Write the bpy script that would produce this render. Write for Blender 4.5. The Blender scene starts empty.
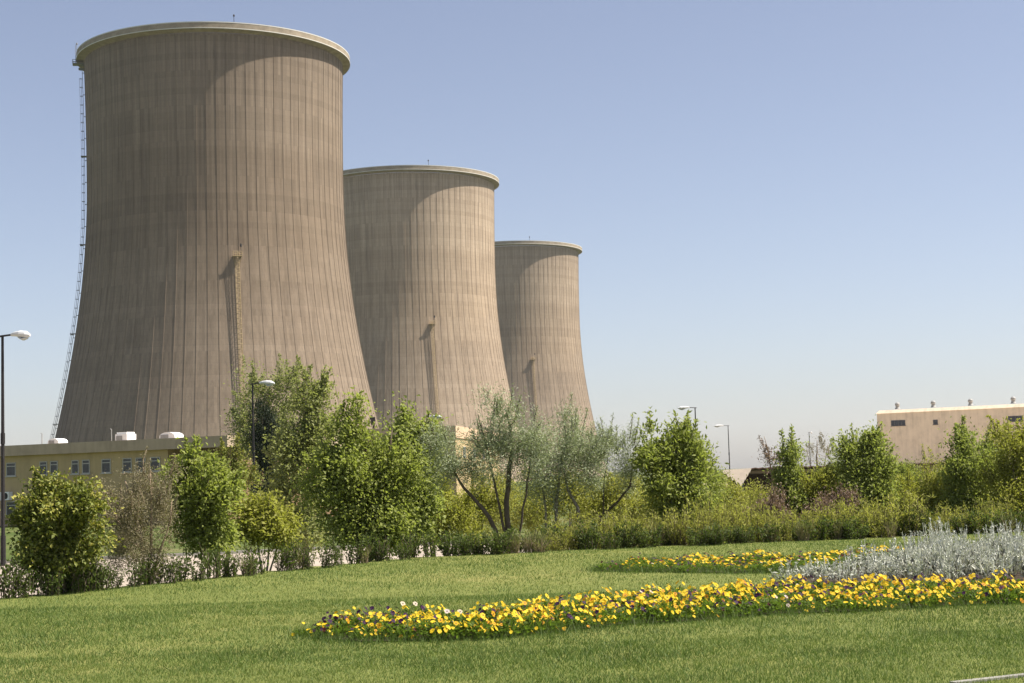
import bpy, math, random
import numpy as np
from mathutils import Vector, Matrix

rnd = random.Random(7)
rng = np.random.default_rng(11)
scene = bpy.context.scene
COL = scene.collection
R = math.radians
PI = math.pi

# ------------------------------------------------------------------ camera model
F, PITCH, ROLL, EYE = 1614.0, 0.082, 0.029, 2.8


def ray(px, py):
    u, w = px - 512.0, 341.5 - py
    u, w = u * math.cos(ROLL) + w * math.sin(ROLL), -u * math.sin(ROLL) + w * math.cos(ROLL)
    fw = Vector((0, math.cos(PITCH), math.sin(PITCH)))
    up = Vector((0, -math.sin(PITCH), math.cos(PITCH)))
    return Vector((1, 0, 0)) * (u / F) + up * (w / F) + fw


def at(px, py, d):
    r = ray(px, py)
    r = r * (d / r.y)
    return Vector((r.x, r.y, r.z + EYE))


def on(px, py, z):
    r = ray(px, py)
    r = r * ((z - EYE) / r.z)
    return Vector((r.x, r.y, z))


cam_d = bpy.data.cameras.new('camera')
cam = bpy.data.objects.new('camera', cam_d)
COL.objects.link(cam)
cam_d.sensor_width = 36.0
cam_d.lens = F / 1024.0 * 36.0
cam_d.clip_start = 0.1
cam_d.clip_end = 20000
cam.matrix_world = Matrix.Translation((0, 0, EYE)) @ Matrix.Rotation(PI / 2 + PITCH, 4, 'X') @ Matrix.Rotation(-ROLL, 4, 'Z')
scene.camera = cam

# ------------------------------------------------------------------ light
SUN_EL, SUN_AZ = R(58), R(0)          # azimuth measured from +X towards +Y
world = bpy.data.worlds.new('World')
scene.world = world
world.use_nodes = True
nt = world.node_tree
bg = nt.nodes['Background']
sky = nt.nodes.new('ShaderNodeTexSky')
sky.sky_type = 'NISHITA'
sky.sun_disc = False
sky.sun_elevation = SUN_EL
sky.sun_rotation = PI / 2 - SUN_AZ
sky.altitude = 1500
sky.air_density = 1.0
sky.dust_density = 3.0
sky.ozone_density = 1.5
bg.inputs[1].default_value = 0.085
hsv = nt.nodes.new('ShaderNodeHueSaturation')
hsv.inputs['Saturation'].default_value = 0.8
tnt = nt.nodes.new('ShaderNodeMix')
tnt.data_type = 'RGBA'
tnt.blend_type = 'MULTIPLY'
tnt.inputs[0].default_value = 1.0
tnt.inputs[7].default_value = (0.905, 0.848, 0.852, 1)
nt.links.new(sky.outputs[0], hsv.inputs['Color'])
nt.links.new(hsv.outputs[0], tnt.inputs[6])
nt.links.new(tnt.outputs[2], bg.inputs[0])

sd = bpy.data.lights.new('sun', 'SUN')
sd.energy = 5.0
sd.angle = R(0.53)
sd.color = (1.0, 0.93, 0.82)
so = bpy.data.objects.new('sun', sd)
COL.objects.link(so)
sv = Vector((math.cos(SUN_EL) * math.cos(SUN_AZ), math.cos(SUN_EL) * math.sin(SUN_AZ), math.sin(SUN_EL)))
so.rotation_euler = sv.to_track_quat('Z', 'Y').to_euler()
so.location = (60, 0, 120)

vs = scene.view_settings
vs.view_transform = 'Standard'
vs.look = 'None'
vs.gamma = 1
vs.exposure = 0.97
vs.use_curve_mapping = False

# ------------------------------------------------------------------ materials


class Mat:
    def __init__(s, name):
        s.m = bpy.data.materials.new(name)
        s.m.use_nodes = True
        s.nt = s.m.node_tree
        s.b = s.nt.nodes['Principled BSDF']
        s.out = s.nt.nodes['Material Output']
        s.tc = None

    def n(s, t, **k):
        nd = s.nt.nodes.new(t)
        for a, v in k.items():
            setattr(nd, a, v)
        return nd

    def l(s, a, b):
        s.nt.links.new(a, b)

    def coord(s, scale=(1, 1, 1), gen='Object'):
        if s.tc is None:
            s.tc = s.n('ShaderNodeTexCoord')
        mp = s.n('ShaderNodeMapping')
        mp.inputs['Scale'].default_value = scale
        s.l(s.tc.outputs[gen], mp.inputs[0])
        return mp.outputs[0]

    def noise(s, scale, detail=4, rough=0.6, vec=None, vscale=(1, 1, 1)):
        nd = s.n('ShaderNodeTexNoise')
        nd.inputs['Scale'].default_value = scale
        nd.inputs['Detail'].default_value = detail
        nd.inputs['Roughness'].default_value = rough
        s.l(vec if vec is not None else s.coord(vscale), nd.inputs['Vector'])
        return nd.outputs['Fac']

    def ramp(s, fac, stops):
        nd = s.n('ShaderNodeValToRGB')
        e = nd.color_ramp.elements
        while len(e) < len(stops):
            e.new(0.5)
        for el, (p, c) in zip(e, stops):
            el.position = p
            el.color = (*c, 1) if len(c) == 3 else c
        s.l(fac, nd.inputs[0])
        return nd.outputs[0]

    def mix(s, fac, a, b, mode='MIX'):
        nd = s.n('ShaderNodeMix', data_type='RGBA', blend_type=mode)
        for sock, v in ((nd.inputs[0], fac), (nd.inputs[6], a), (nd.inputs[7], b)):
            if isinstance(v, (int, float)):
                sock.default_value = v
            elif isinstance(v, tuple):
                sock.default_value = (*v, 1)
            else:
                s.l(v, sock)
        return nd.outputs[2]

    def math(s, op, a, b=0.0):
        nd = s.n('ShaderNodeMath', operation=op)
        for sock, v in ((nd.inputs[0], a), (nd.inputs[1], b)):
            if isinstance(v, (int, float)):
                sock.default_value = v
            else:
                s.l(v, sock)
        return nd.outputs[0]

    def base(s, c, rough=0.8, spec=0.3, metal=0.0):
        if isinstance(c, tuple):
            s.b.inputs['Base Color'].default_value = (*c, 1)
        else:
            s.l(c, s.b.inputs['Base Color'])
        s.b.inputs['Roughness'].default_value = rough
        s.b.inputs['Specular IOR Level'].default_value = spec
        s.b.inputs['Metallic'].default_value = metal
        return s

    def bump(s, h, strength=0.3, dist=0.02):
        nd = s.n('ShaderNodeBump')
        nd.inputs['Strength'].default_value = strength
        nd.inputs['Distance'].default_value = dist
        s.l(h, nd.inputs['Height'])
        s.l(nd.outputs[0], s.b.inputs['Normal'])


def mul(c, k):
    return tuple(min(1, x * k) for x in c)


def simple(name, c, rough=0.7, metal=0.0, var=0.15, scale=3.0, vscale=(1, 1, 1), spec=0.3):
    m = Mat(name)
    col = m.ramp(m.noise(scale, 5, 0.65, vscale=vscale), [(0.3, mul(c, 1 - var)), (0.7, mul(c, 1 + var))])
    m.base(col, rough, spec, metal)
    return m.m


def leafmat(name, c, var=0.35, trans=0.46, yellow=(0.42, 0.40, 0.12), ymix=0.3, rough=0.55, spec=0.2):
    m = Mat(name)
    at_ = m.n('ShaderNodeAttribute', attribute_name='tint')
    f = at_.outputs['Fac']
    c1 = m.ramp(f, [(0.0, mul(c, 1 - var)), (0.55, c), (1.0, tuple(c[i] * (1 - ymix) + yellow[i] * ymix for i in range(3)))])
    m.base(c1, rough, spec)
    tr = m.n('ShaderNodeBsdfTranslucent')
    tc = m.mix(1.0, c1, (1.15, 1.25, 0.7), 'MULTIPLY')
    m.l(tc, tr.inputs[0])
    ms = m.n('ShaderNodeMixShader')
    ms.inputs[0].default_value = trans
    m.l(m.b.outputs[0], ms.inputs[1])
    m.l(tr.outputs[0], ms.inputs[2])
    m.l(ms.outputs[0], m.out.inputs[0])
    return m.m


def concrete_tower(name, k=1.0, low=1.10):
    m = Mat(name)
    sep = m.n('ShaderNodeSeparateXYZ')
    m.l(m.coord(), sep.inputs[0])
    X, Y, Z = sep.outputs
    ang = m.math('ARCTAN2', Y, X)
    lift = m.math('FLOOR', m.math('DIVIDE', Z, 1.5))
    fr = m.math('FRACT', m.math('DIVIDE', Z, 1.5))
    pan = m.math('FLOOR', m.math('MULTIPLY', ang, 86 / (2 * PI)))

    def white(a, b):
        cmb = m.n('ShaderNodeCombineXYZ')
        for i, v in enumerate((a, b)):
            if isinstance(v, (int, float)):
                cmb.inputs[i].default_value = v
            else:
                m.l(v, cmb.inputs[i])
        w = m.n('ShaderNodeTexWhiteNoise', noise_dimensions='2D')
        m.l(cmb.outputs[0], w.inputs['Vector'])
        return w.outputs['Value']
    wl = white(lift, 3.3)
    wp = white(pan, lift)
    wc = white(pan, 7.7)
    big = m.noise(0.035, 6, 0.6)
    streak = m.noise(1.3, 6, 0.75, vscale=(1, 1, 0.03))
    fine = m.noise(1.6, 6, 0.75, vscale=(1, 1, 0.5))
    # weathering value
    v = m.math('MULTIPLY', m.math('SUBTRACT', wl, 0.5), 0.12)
    v = m.math('ADD', v, m.math('MULTIPLY', m.math('SUBTRACT', wp, 0.5), 0.035))
    v = m.math('ADD', v, m.math('MULTIPLY', m.math('SUBTRACT', wc, 0.5), 0.07))
    v = m.math('ADD', v, m.math('MULTIPLY', m.math('SUBTRACT', big, 0.5), 0.55))
    v = m.math('ADD', v, m.math('MULTIPLY', m.math('SUBTRACT', streak, 0.5), 0.85))
    v = m.math('ADD', v, m.math('MULTIPLY', m.math('SUBTRACT', fine, 0.5), 0.35))
    v = m.math('ADD', v, 0.5)
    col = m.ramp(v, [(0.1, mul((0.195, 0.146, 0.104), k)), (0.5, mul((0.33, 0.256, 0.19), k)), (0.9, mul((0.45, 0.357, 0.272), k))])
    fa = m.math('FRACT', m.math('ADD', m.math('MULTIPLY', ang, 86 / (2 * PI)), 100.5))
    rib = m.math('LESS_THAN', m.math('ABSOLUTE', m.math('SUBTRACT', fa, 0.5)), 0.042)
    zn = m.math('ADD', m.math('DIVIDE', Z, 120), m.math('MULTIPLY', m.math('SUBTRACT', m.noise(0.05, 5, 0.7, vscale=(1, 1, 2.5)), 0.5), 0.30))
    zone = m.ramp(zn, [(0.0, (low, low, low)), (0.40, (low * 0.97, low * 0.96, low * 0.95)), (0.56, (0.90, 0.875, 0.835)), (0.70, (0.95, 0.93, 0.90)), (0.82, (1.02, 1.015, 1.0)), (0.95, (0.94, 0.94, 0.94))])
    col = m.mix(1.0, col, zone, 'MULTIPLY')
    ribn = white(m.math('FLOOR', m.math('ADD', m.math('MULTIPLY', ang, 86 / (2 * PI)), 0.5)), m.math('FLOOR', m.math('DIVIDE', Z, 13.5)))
    col = m.mix(m.math('MULTIPLY', rib, m.math('MULTIPLY', ribn, 0.22)), col, (0.10, 0.08, 0.06))  # darker rib lines: joint stain and rib shadow both put into the colour
    board = white(m.math('FLOOR', m.math('MULTIPLY', ang, 86 * 4 / (2 * PI))), m.math('FLOOR', m.math('DIVIDE', Z, 9.0)))
    board = m.math('ADD', m.math('MULTIPLY', board, 0.22), 0.89)
    cb = m.n('ShaderNodeCombineColor')
    for q in range(3):
        m.l(board, cb.inputs[q])
    col = m.mix(1.0, col, cb.outputs[0], 'MULTIPLY')
    hair = m.math('LESS_THAN', m.noise(2.6, 2, 0.5, vscale=(1, 1, 0.012)), 0.37)
    col = m.mix(m.math('MULTIPLY', hair, 0.22), col, (0.10, 0.085, 0.07))
    joint = m.math('LESS_THAN', fr, 0.10)
    col = m.mix(m.math('MULTIPLY', joint, 0.12), col, (0.12, 0.10, 0.08))
    m.base(col, 0.92, 0.15)
    m.bump(fine, 0.25, 0.08)
    return m.m


M = {}
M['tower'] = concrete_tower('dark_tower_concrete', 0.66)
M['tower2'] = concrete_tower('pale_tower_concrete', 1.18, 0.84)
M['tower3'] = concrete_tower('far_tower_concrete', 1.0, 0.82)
M['rim'] = simple('rim_concrete', (0.30, 0.248, 0.185), 0.9, var=0.25, scale=0.6)
M['rail'] = simple('pale_rail_paint', (0.62, 0.60, 0.55), 0.6, var=0.08)
M['ladder'] = simple('weathered_yellow_ladder', (0.38, 0.285, 0.155), 0.7, var=0.25, scale=1.0)
M['steel'] = simple('dull_steel', (0.20, 0.20, 0.21), 0.6, var=0.15)
M['dark'] = simple('dark_metal', (0.03, 0.028, 0.026), 0.6, var=0.2)
M['red'] = simple('red_beacon', (0.35, 0.05, 0.03), 0.4, var=0.1)
M['pole'] = simple('lamp_pole_paint', (0.02, 0.018, 0.018), 0.6, var=0.25)
M['lamphead'] = simple('lamp_housing', (0.55, 0.56, 0.57), 0.5, var=0.06)
M['lens'] = simple('lamp_lens', (0.45, 0.47, 0.48), 0.2, var=0.05)


def stucco(name, c):
    m = Mat(name)
    a = m.noise(0.7, 5, 0.6)
    st = m.noise(1.5, 5, 0.65, vscale=(1, 1, 0.06))
    f = m.math('ADD', m.math('MULTIPLY', a, 0.5), m.math('MULTIPLY', st, 0.5))
    col = m.ramp(f, [(0.3, mul(c, 0.72)), (0.5, c), (0.7, mul(c, 1.15))])
    m.base(col, 0.92, 0.15)
    m.bump(m.noise(6, 4), 0.2, 0.02)
    return m.m


M['stucco'] = stucco('yellow_stucco', (0.47, 0.355, 0.195))
M['parapet'] = stucco('stained_parapet', (0.46, 0.36, 0.26))
M['peach'] = stucco('peach_cladding', (0.62, 0.44, 0.30))
M['hall'] = stucco('tan_cladding', (0.72, 0.62, 0.475))
M['halltop'] = stucco('cream_roof_edge', (0.80, 0.66, 0.50))
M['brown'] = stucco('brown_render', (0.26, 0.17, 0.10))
M['white'] = simple('white_enamel', (0.80, 0.80, 0.79), 0.4, var=0.05)
M['greybox'] = simple('grey_box', (0.30, 0.30, 0.29), 0.6, var=0.15)
M['glass'] = simple('window_glass', (0.035, 0.04, 0.05), 0.12, var=0.3, spec=0.5)
M['frame'] = simple('window_frame', (0.46, 0.44, 0.40), 0.5, var=0.1)
M['darkframe'] = simple('dark_window_frame', (0.13, 0.12, 0.12), 0.5, var=0.1)
M['sheet'] = simple('pale_corrugated_sheet', (0.27, 0.225, 0.175), 0.6, var=0.1, scale=2)
M['brown_sheet'] = simple('dark_brown_sheet', (0.10, 0.055, 0.035), 0.8, var=0.35, scale=1.5)
M['bark'] = simple('bark', (0.11, 0.085, 0.06), 0.95, var=0.35, scale=9, vscale=(1, 1, 0.25))
M['greybark'] = simple('grey_bark', (0.22, 0.19, 0.155), 0.95, var=0.3, scale=9, vscale=(1, 1, 0.25))
M['twig'] = simple('pale_twig', (0.27, 0.20, 0.14), 0.95, var=0.25, scale=9)
M['soil'] = simple('bed_soil', (0.045, 0.032, 0.02), 0.98, var=0.4, scale=4)
M['pave'] = simple('pale_paving', (0.34, 0.285, 0.23), 0.9, var=0.2, scale=0.5)
M['kerb'] = simple('kerb_concrete', (0.26, 0.25, 0.22), 0.9, var=0.15, scale=3)

LG = {
    'bright': leafmat('bright_green_leaf', (0.29, 0.325, 0.09)),
    'mid': leafmat('mid_green_leaf', (0.29, 0.325, 0.10), ymix=0.15),
    'deep': leafmat('deep_green_leaf', (0.13, 0.165, 0.045), ymix=0.1),
    'yellow': leafmat('yellow_green_leaf', (0.34, 0.34, 0.08), yellow=(0.34, 0.30, 0.05)),
    'varieg': leafmat('variegated_leaf', (0.18, 0.205, 0.045), var=0.45, yellow=(0.55, 0.47, 0.12), ymix=0.75, trans=0.25),
    'silver': leafmat('silver_olive_leaf', (0.36, 0.40, 0.25), yellow=(0.42, 0.44, 0.34), ymix=0.6, trans=0.2),
    'grey': leafmat('grey_brown_leaf', (0.27, 0.235, 0.145), yellow=(0.32, 0.28, 0.19), ymix=0.5, trans=0.2),
    'cypress': leafmat('cypress_leaf', (0.026, 0.041, 0.018), trans=0.1, ymix=0.05),
    'poplar': leafmat('poplar_leaf', (0.29, 0.31, 0.125), yellow=(0.28, 0.27, 0.12), ymix=0.4),
    'purple': leafmat('purple_brown_leaf', (0.26, 0.185, 0.145), yellow=(0.24, 0.14, 0.12), ymix=0.5, trans=0.2),
    'weed': leafmat('weed_leaf', (0.36, 0.355, 0.095), yellow=(0.36, 0.31, 0.12), ymix=0.5),
    'straw': leafmat('dry_grass', (0.30, 0.31, 0.12), yellow=(0.5, 0.43, 0.22), ymix=0.6, trans=0.2),
    'hedge': leafmat('hedge_leaf', (0.095, 0.13, 0.034), yellow=(0.2, 0.2, 0.06), ymix=0.3),
    'grass': leafmat('grass_blade', (0.118, 0.178, 0.042), var=0.45, yellow=(0.30, 0.28, 0.09), ymix=0.5, trans=0.3, rough=0.55),
    'pansyleaf': leafmat('pansy_leaf', (0.111, 0.171, 0.026), yellow=(0.2, 0.24, 0.05), ymix=0.3),
    'dusty': leafmat('dusty_silver_leaf', (0.52, 0.53, 0.44), var=0.82, yellow=(0.82, 0.84, 0.80), ymix=0.85, trans=0.12, rough=0.7, spec=0.2),
}


def petal(name, c, c2):
    m = Mat(name)
    oi = m.n('ShaderNodeObjectInfo')
    col = m.mix(oi.outputs['Random'], c, c2)
    m.base(col, 0.6, 0.2)
    tr = m.n('ShaderNodeBsdfTranslucent')
    m.l(col, tr.inputs[0])
    ms = m.n('ShaderNodeMixShader')
    ms.inputs[0].default_value = 0.25
    m.l(m.b.outputs[0], ms.inputs[1])
    m.l(tr.outputs[0], ms.inputs[2])
    m.l(ms.outputs[0], m.out.inputs[0])
    return m.m


M['p_yellow'] = petal('yellow_petal', (0.66, 0.44, 0.010), (0.76, 0.57, 0.035))
M['p_gold'] = petal('golden_petal', (0.58, 0.26, 0.010), (0.68, 0.40, 0.014))
M['p_purple'] = petal('purple_petal', (0.030, 0.008, 0.038), (0.055, 0.016, 0.06))
M['p_maroon'] = petal('maroon_petal', (0.07, 0.014, 0.016), (0.13, 0.035, 0.02))
M['p_white'] = petal('cream_petal', (0.62, 0.52, 0.34), (0.50, 0.42, 0.46))
M['p_eye'] = simple('dark_petal_eye', (0.05, 0.012, 0.02), 0.7)

# ------------------------------------------------------------------ object helpers


def link(o, parent=None):
    COL.objects.link(o)
    if parent:
        o.parent = parent
    return o


def tag(o, label, cat, group=None, kind=None):
    if label:
        o['label'] = label
    if cat:
        o['category'] = cat
    if group:
        o['group'] = group
    if kind:
        o['kind'] = kind
    return o


def thing(name, label, cat, loc=(0, 0, 0), group=None):
    o = bpy.data.objects.new(name, None)
    o.empty_display_size = 0.2
    link(o)
    o.location = loc
    return tag(o, label, cat, group)


def base_loc(o):
    v = Vector((0, 0, 0))
    while o:
        v += Vector(o.location)
        o = o.parent
    return v


class MB:
    """collects faces in world coordinates"""

    def __init__(s):
        s.v, s.f = [], []

    def quad(s, a, b, c, d):
        i = len(s.v)
        s.v += [tuple(a), tuple(b), tuple(c), tuple(d)]
        s.f.append((i, i + 1, i + 2, i + 3))

    def poly(s, pts):
        i = len(s.v)
        s.v += [tuple(p) for p in pts]
        s.f.append(tuple(range(i, i + len(pts))))

    def box(s, o, ax, ay, az):
        """o corner, three edge vectors"""
        o, ax, ay, az = map(Vector, (o, ax, ay, az))
        i = len(s.v)
        s.v += [tuple(o + ax * a + ay * b + az * c) for c in (0, 1) for b in (0, 1) for a in (0, 1)]
        fs = [(0, 2, 3, 1), (4, 5, 7, 6), (0, 1, 5, 4), (2, 6, 7, 3), (0, 4, 6, 2), (1, 3, 7, 5)]
        if ax.cross(ay).dot(az) < 0:
            fs = [f[::-1] for f in fs]
        s.f += [tuple(i + k for k in f) for f in fs]

    def cbox(s, c, sx, sy, sz):
        c = Vector(c)
        s.box(c - Vector((sx / 2, sy / 2, sz / 2)), (sx, 0, 0), (0, sy, 0), (0, 0, sz))

    def tube(s, pts, rad, n=6, cap=True):
        pts = [Vector(p) for p in pts]
        if not isinstance(rad, (list, tuple)):
            rad = [rad] * len(pts)
        i0 = len(s.v)
        ref = None
        for k, p in enumerate(pts):
            a = pts[max(k - 1, 0)]
            b = pts[min(k + 1, len(pts) - 1)]
            t = (b - a).normalized() if (b - a).length > 1e-9 else Vector((0, 0, 1))
            if ref is None:
                ref = Vector((1, 0, 0)) if abs(t.x) < 0.8 else Vector((0, 1, 0))
            u = (ref - t * ref.dot(t)).normalized()
            ref = u
            w = t.cross(u)
            for j in range(n):
                an = 2 * PI * j / n
                s.v.append(tuple(p + (u * math.cos(an) + w * math.sin(an)) * rad[k]))
        for k in range(len(pts) - 1):
            for j in range(n):
                a = i0 + k * n + j
                b = i0 + k * n + (j + 1) % n
                s.f.append((a, b, b + n, a + n))
        if cap:
            s.f.append(tuple(i0 + j for j in range(n))[::-1])
            e = i0 + (len(pts) - 1) * n
            s.f.append(tuple(e + j for j in range(n)))

    def lathe(s, c, prof, n=96, closed=False):
        i0 = len(s.v)
        c = Vector(c)
        for r, z in prof:
            for j in range(n):
                a = 2 * PI * j / n
                s.v.append((c.x + r * math.cos(a), c.y + r * math.sin(a), c.z + z))
        K = len(prof)
        for k in range(K if closed else K - 1):
            k2 = (k + 1) % K
            for j in range(n):
                j2 = (j + 1) % n
                s.f.append((i0 + k * n + j, i0 + k * n + j2, i0 + k2 * n + j2, i0 + k2 * n + j))

    def build(s, name, mat, parent=None, smooth=False, label=None):
        me = bpy.data.meshes.new(name)
        off = base_loc(parent)
        me.from_pydata([(x - off.x, y - off.y, z - off.z) for x, y, z in s.v], [], s.f)
        for m in (mat if isinstance(mat, (list, tuple)) else [mat]):
            me.materials.append(m)
        if smooth:
            me.polygons.foreach_set('use_smooth', [True] * len(me.polygons))
        o = bpy.data.objects.new(name, me)
        if label:
            o['label'] = label
        return link(o, parent)


def np_mesh(name, V, Fv, tint, mat, parent=None, smooth=False):
    """V (n,3) verts, Fv (m,k) faces, tint per vertex"""
    me = bpy.data.meshes.new(name)
    off = base_loc(parent)
    V = np.asarray(V, dtype=np.float32) - np.array(off, dtype=np.float32)
    k = Fv.shape[1]
    me.vertices.add(len(V))
    me.vertices.foreach_set('co', V.ravel())
    me.loops.add(Fv.size)
    me.loops.foreach_set('vertex_index', Fv.ravel().astype(np.int32))
    me.polygons.add(len(Fv))
    me.polygons.foreach_set('loop_start', np.arange(0, Fv.size, k, dtype=np.int32))
    me.polygons.foreach_set('loop_total', np.full(len(Fv), k, dtype=np.int32))
    me.update(calc_edges=True)
    if tint is not None:
        a = me.attributes.new('tint', 'FLOAT', 'POINT')
        a.data.foreach_set('value', np.asarray(tint, dtype=np.float32))
    me.materials.append(mat)
    if smooth:
        me.polygons.foreach_set('use_smooth', [True] * len(me.polygons))
    o = bpy.data.objects.new(name, me)
    return link(o, parent)


def unit(a):
    return a / np.maximum(np.linalg.norm(a, axis=-1, keepdims=True), 1e-9)


def leaf_arrays(P, axis, nrm, L, W, tint, fold=0.25):
    """rhombic folded leaves: P base, axis dir, nrm approx normal"""
    n = len(P)
    axis = unit(axis)
    side = unit(np.cross(axis, nrm))
    nn = np.cross(side, axis)
    L = np.broadcast_to(L, (n,))[:, None]
    W = np.broadcast_to(W, (n,))[:, None]
    a = P
    b = P + axis * L * 0.45 + side * W * 0.5 + nn * W * fold
    c = P + axis * L - nn * L * 0.12
    d = P + axis * L * 0.45 - side * W * 0.5 + nn * W * fold
    V = np.stack([a, b, c, d], 1).reshape(-1, 3)
    i = np.arange(n)[:, None] * 4
    Fv = np.concatenate([i + np.array([[0, 1, 2]]), i + np.array([[0, 2, 3]])], 1).reshape(-1, 3)
    return V, Fv, np.repeat(tint, 4)


# ------------------------------------------------------------------ terrain
LAWN_Z = 1.4
EDGE = np.array([(-33.0, -22.0), (-6.55, 20.3), (-3.95, 24.3), (-1.4, 28.2), (2.3, 29.4), (9.8, 31.0), (26, 34.0), (90, 46.0)])


def edge_sd(x, y):
    """signed distance to the lawn edge: >0 beyond the lawn"""
    x = np.asarray(x, float)
    y = np.asarray(y, float)
    best = np.full(x.shape, 1e9)
    sg = np.ones(x.shape)
    for a, b in zip(EDGE[:-1], EDGE[1:]):
        ab = b - a
        t = np.clip(((x - a[0]) * ab[0] + (y - a[1]) * ab[1]) / (ab @ ab), 0, 1)
        dx = x - a[0] - t * ab[0]
        dy = y - a[1] - t * ab[1]
        d = np.hypot(dx, dy)
        cr = ab[0] * (y - a[1]) - ab[1] * (x - a[0])
        m = d < best - 1e-9
        best = np.where(m, d, best)
        sg = np.where(m, np.sign(cr), sg)
    return best * sg


def terrain(x, y):
    s = edge_sd(x, y)
    t = np.clip((s - 0.6) / 6.5, 0, 1)
    t = t * t * (3 - 2 * t)
    return LAWN_Z * (1 - t)


def tz(x, y):
    return float(terrain(np.array([x]), np.array([y]))[0])


def edge_y(x):
    return float(np.interp(x, EDGE[:, 0], EDGE[:, 1]))


def build_ground():
    xs = np.concatenate([[-3600, -1500, -400, -120], np.linspace(-60, 100, 161), [180, 500, 1600, 3600]])
    ys = np.concatenate([[-400, -100], np.linspace(-30, 70, 101), [100, 200, 400, 900, 2500, 4500]])
    XX, YY = np.meshgrid(xs, ys)
    ZZ = terrain(XX.ravel(), YY.ravel()).reshape(XX.shape) - 0.03
    V = np.stack([XX.ravel(), YY.ravel(), ZZ.ravel()], 1)
    nx, ny = len(xs), len(ys)
    i, j = np.meshgrid(np.arange(nx - 1), np.arange(ny - 1))
    a = (j * nx + i).ravel()
    Fv = np.stack([a, a + 1, a + nx + 1, a + nx], 1)
    m = Mat('rough_ground')
    g = m.noise(0.08, 6, 0.65)
    f = m.noise(1.5, 6, 0.7)
    col = m.ramp(m.math('ADD', m.math('MULTIPLY', g, 0.6), m.math('MULTIPLY', f, 0.4)),
                 [(0.32, (0.04, 0.065, 0.015)), (0.5, (0.075, 0.10, 0.025)), (0.68, (0.20, 0.17, 0.09))])
    m.base(col, 0.95, 0.1)
    o = np_mesh('ground', V, Fv, None, m.m, smooth=True)
    o['kind'] = 'structure'
    # mown lawn
    step = 0.5
    xs = np.arange(-34, 40, step)
    ys = np.arange(-22, 40, step)
    XX, YY = np.meshgrid(xs, ys)
    SD = edge_sd(XX.ravel(), YY.ravel())
    und = 0.02 * np.sin(XX.ravel() * 1.3 + 0.5) * np.sin(YY.ravel() * 0.9)
    V = np.stack([XX.ravel(), YY.ravel(), np.full(XX.size, LAWN_Z) + 0.0 * und], 1)
    # pull vertices just beyond the edge back on it
    nx, ny = len(xs), len(ys)
    i, j = np.meshgrid(np.arange(nx - 1), np.arange(ny - 1))
    a = (j * nx + i).ravel()
    Fv = np.stack([a, a + 1, a + nx + 1, a + nx], 1)
    keep = (SD[Fv].min(1) < 0.15)
    m = Mat('mown_turf')
    g = m.noise(0.22, 5, 0.6)
    f = m.noise(2.2, 6, 0.75)
    h = m.noise(14, 5, 0.8)
    v = m.math('ADD', m.math('MULTIPLY', g, 0.40), m.math('ADD', m.math('MULTIPLY', f, 0.35), m.math('MULTIPLY', h, 0.25)))
    col = m.ramp(v, [(0.33, (0.10, 0.13, 0.03)), (0.5, (0.17, 0.19, 0.05)), (0.62, (0.24, 0.23, 0.075)), (0.72, (0.30, 0.26, 0.11))])
    m.base(col, 0.9, 0.15)
    m.bump(h, 0.8, 0.05)
    Fk = Fv[keep]
    used, inv = np.unique(Fk, return_inverse=True)
    o = np_mesh('lawn', V[used], inv.reshape(Fk.shape), None, m.m)
    o['kind'] = 'structure'
    # paved court beyond the planting strip
    b = MB()
    z = 0.0
    b.poly([(-34, 22, z), (-7, 36, z), (4, 41, z), (60, 52, z), (60, 64, z), (10, 70, z), (-6, 66, z), (-14.5, 62.5, z), (-45, 55, z)])
    o = b.build('pavement', M['pave'])
    o['kind'] = 'structure'
    b = MB()
    line = [(-45, 55), (-14.5, 62.5), (-6, 66), (10, 70), (60, 64)]
    for (x0, y0), (x1, y1) in zip(line[:-1], line[1:]):
        d = Vector((x1 - x0, y1 - y0, 0))
        nrm = Vector((-d.y, d.x, 0)).normalized()
        b.box(Vector((x0, y0, -0.1)), d, nrm * 0.15, (0, 0, 0.22))
    o = b.build('kerb', M['kerb'])
    o['kind'] = 'structure'
    b = MB()
    b.poly([(24, 128, 0.0), (420, 96, 0.0), (420, 268, 0.0), (92, 281, 0.0), (60, 304, 0.0), (34, 300, 0.0)])  # sandy ground sheet added before the hall to bounce warm light onto its front
    o = b.build('bounce_yard', simple('bounce_sand', (0.46, 0.36, 0.255), 0.95, var=0.12, scale=0.3))
    o['kind'] = 'structure'
    # edging kerb in the right corner
    p, q = on(968, 683.5, LAWN_Z), on(1030, 676.5, LAWN_Z)
    d = (q - p).normalized()
    nrm = Vector((-d.y, d.x, 0)) * 0.06
    b = MB()
    e = q + d * 8
    b.box(p - d * 0.1 - Vector((0, 0, 0.05)), e - p, nrm, (0, 0, 0.066))
    o = b.build('edging_kerb', M['kerb'])
    tag(o, 'pale concrete edging strip set in the grass at the bottom right corner', 'edging')


build_ground()

# ------------------------------------------------------------------ cooling towers
TZ0, TH = -0.6, 120.0
RT, ZT, TA, TB, RO = 34.47, 83.42, 89.7, 155.6, 1.9


def tr(z):
    s = TA if z < ZT else TB
    return RT * math.sqrt(1 + ((z - ZT) / s) ** 2) if z < ZT else RT * math.sqrt(1 + ((z - ZT) / 190.0) ** 2)


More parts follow.
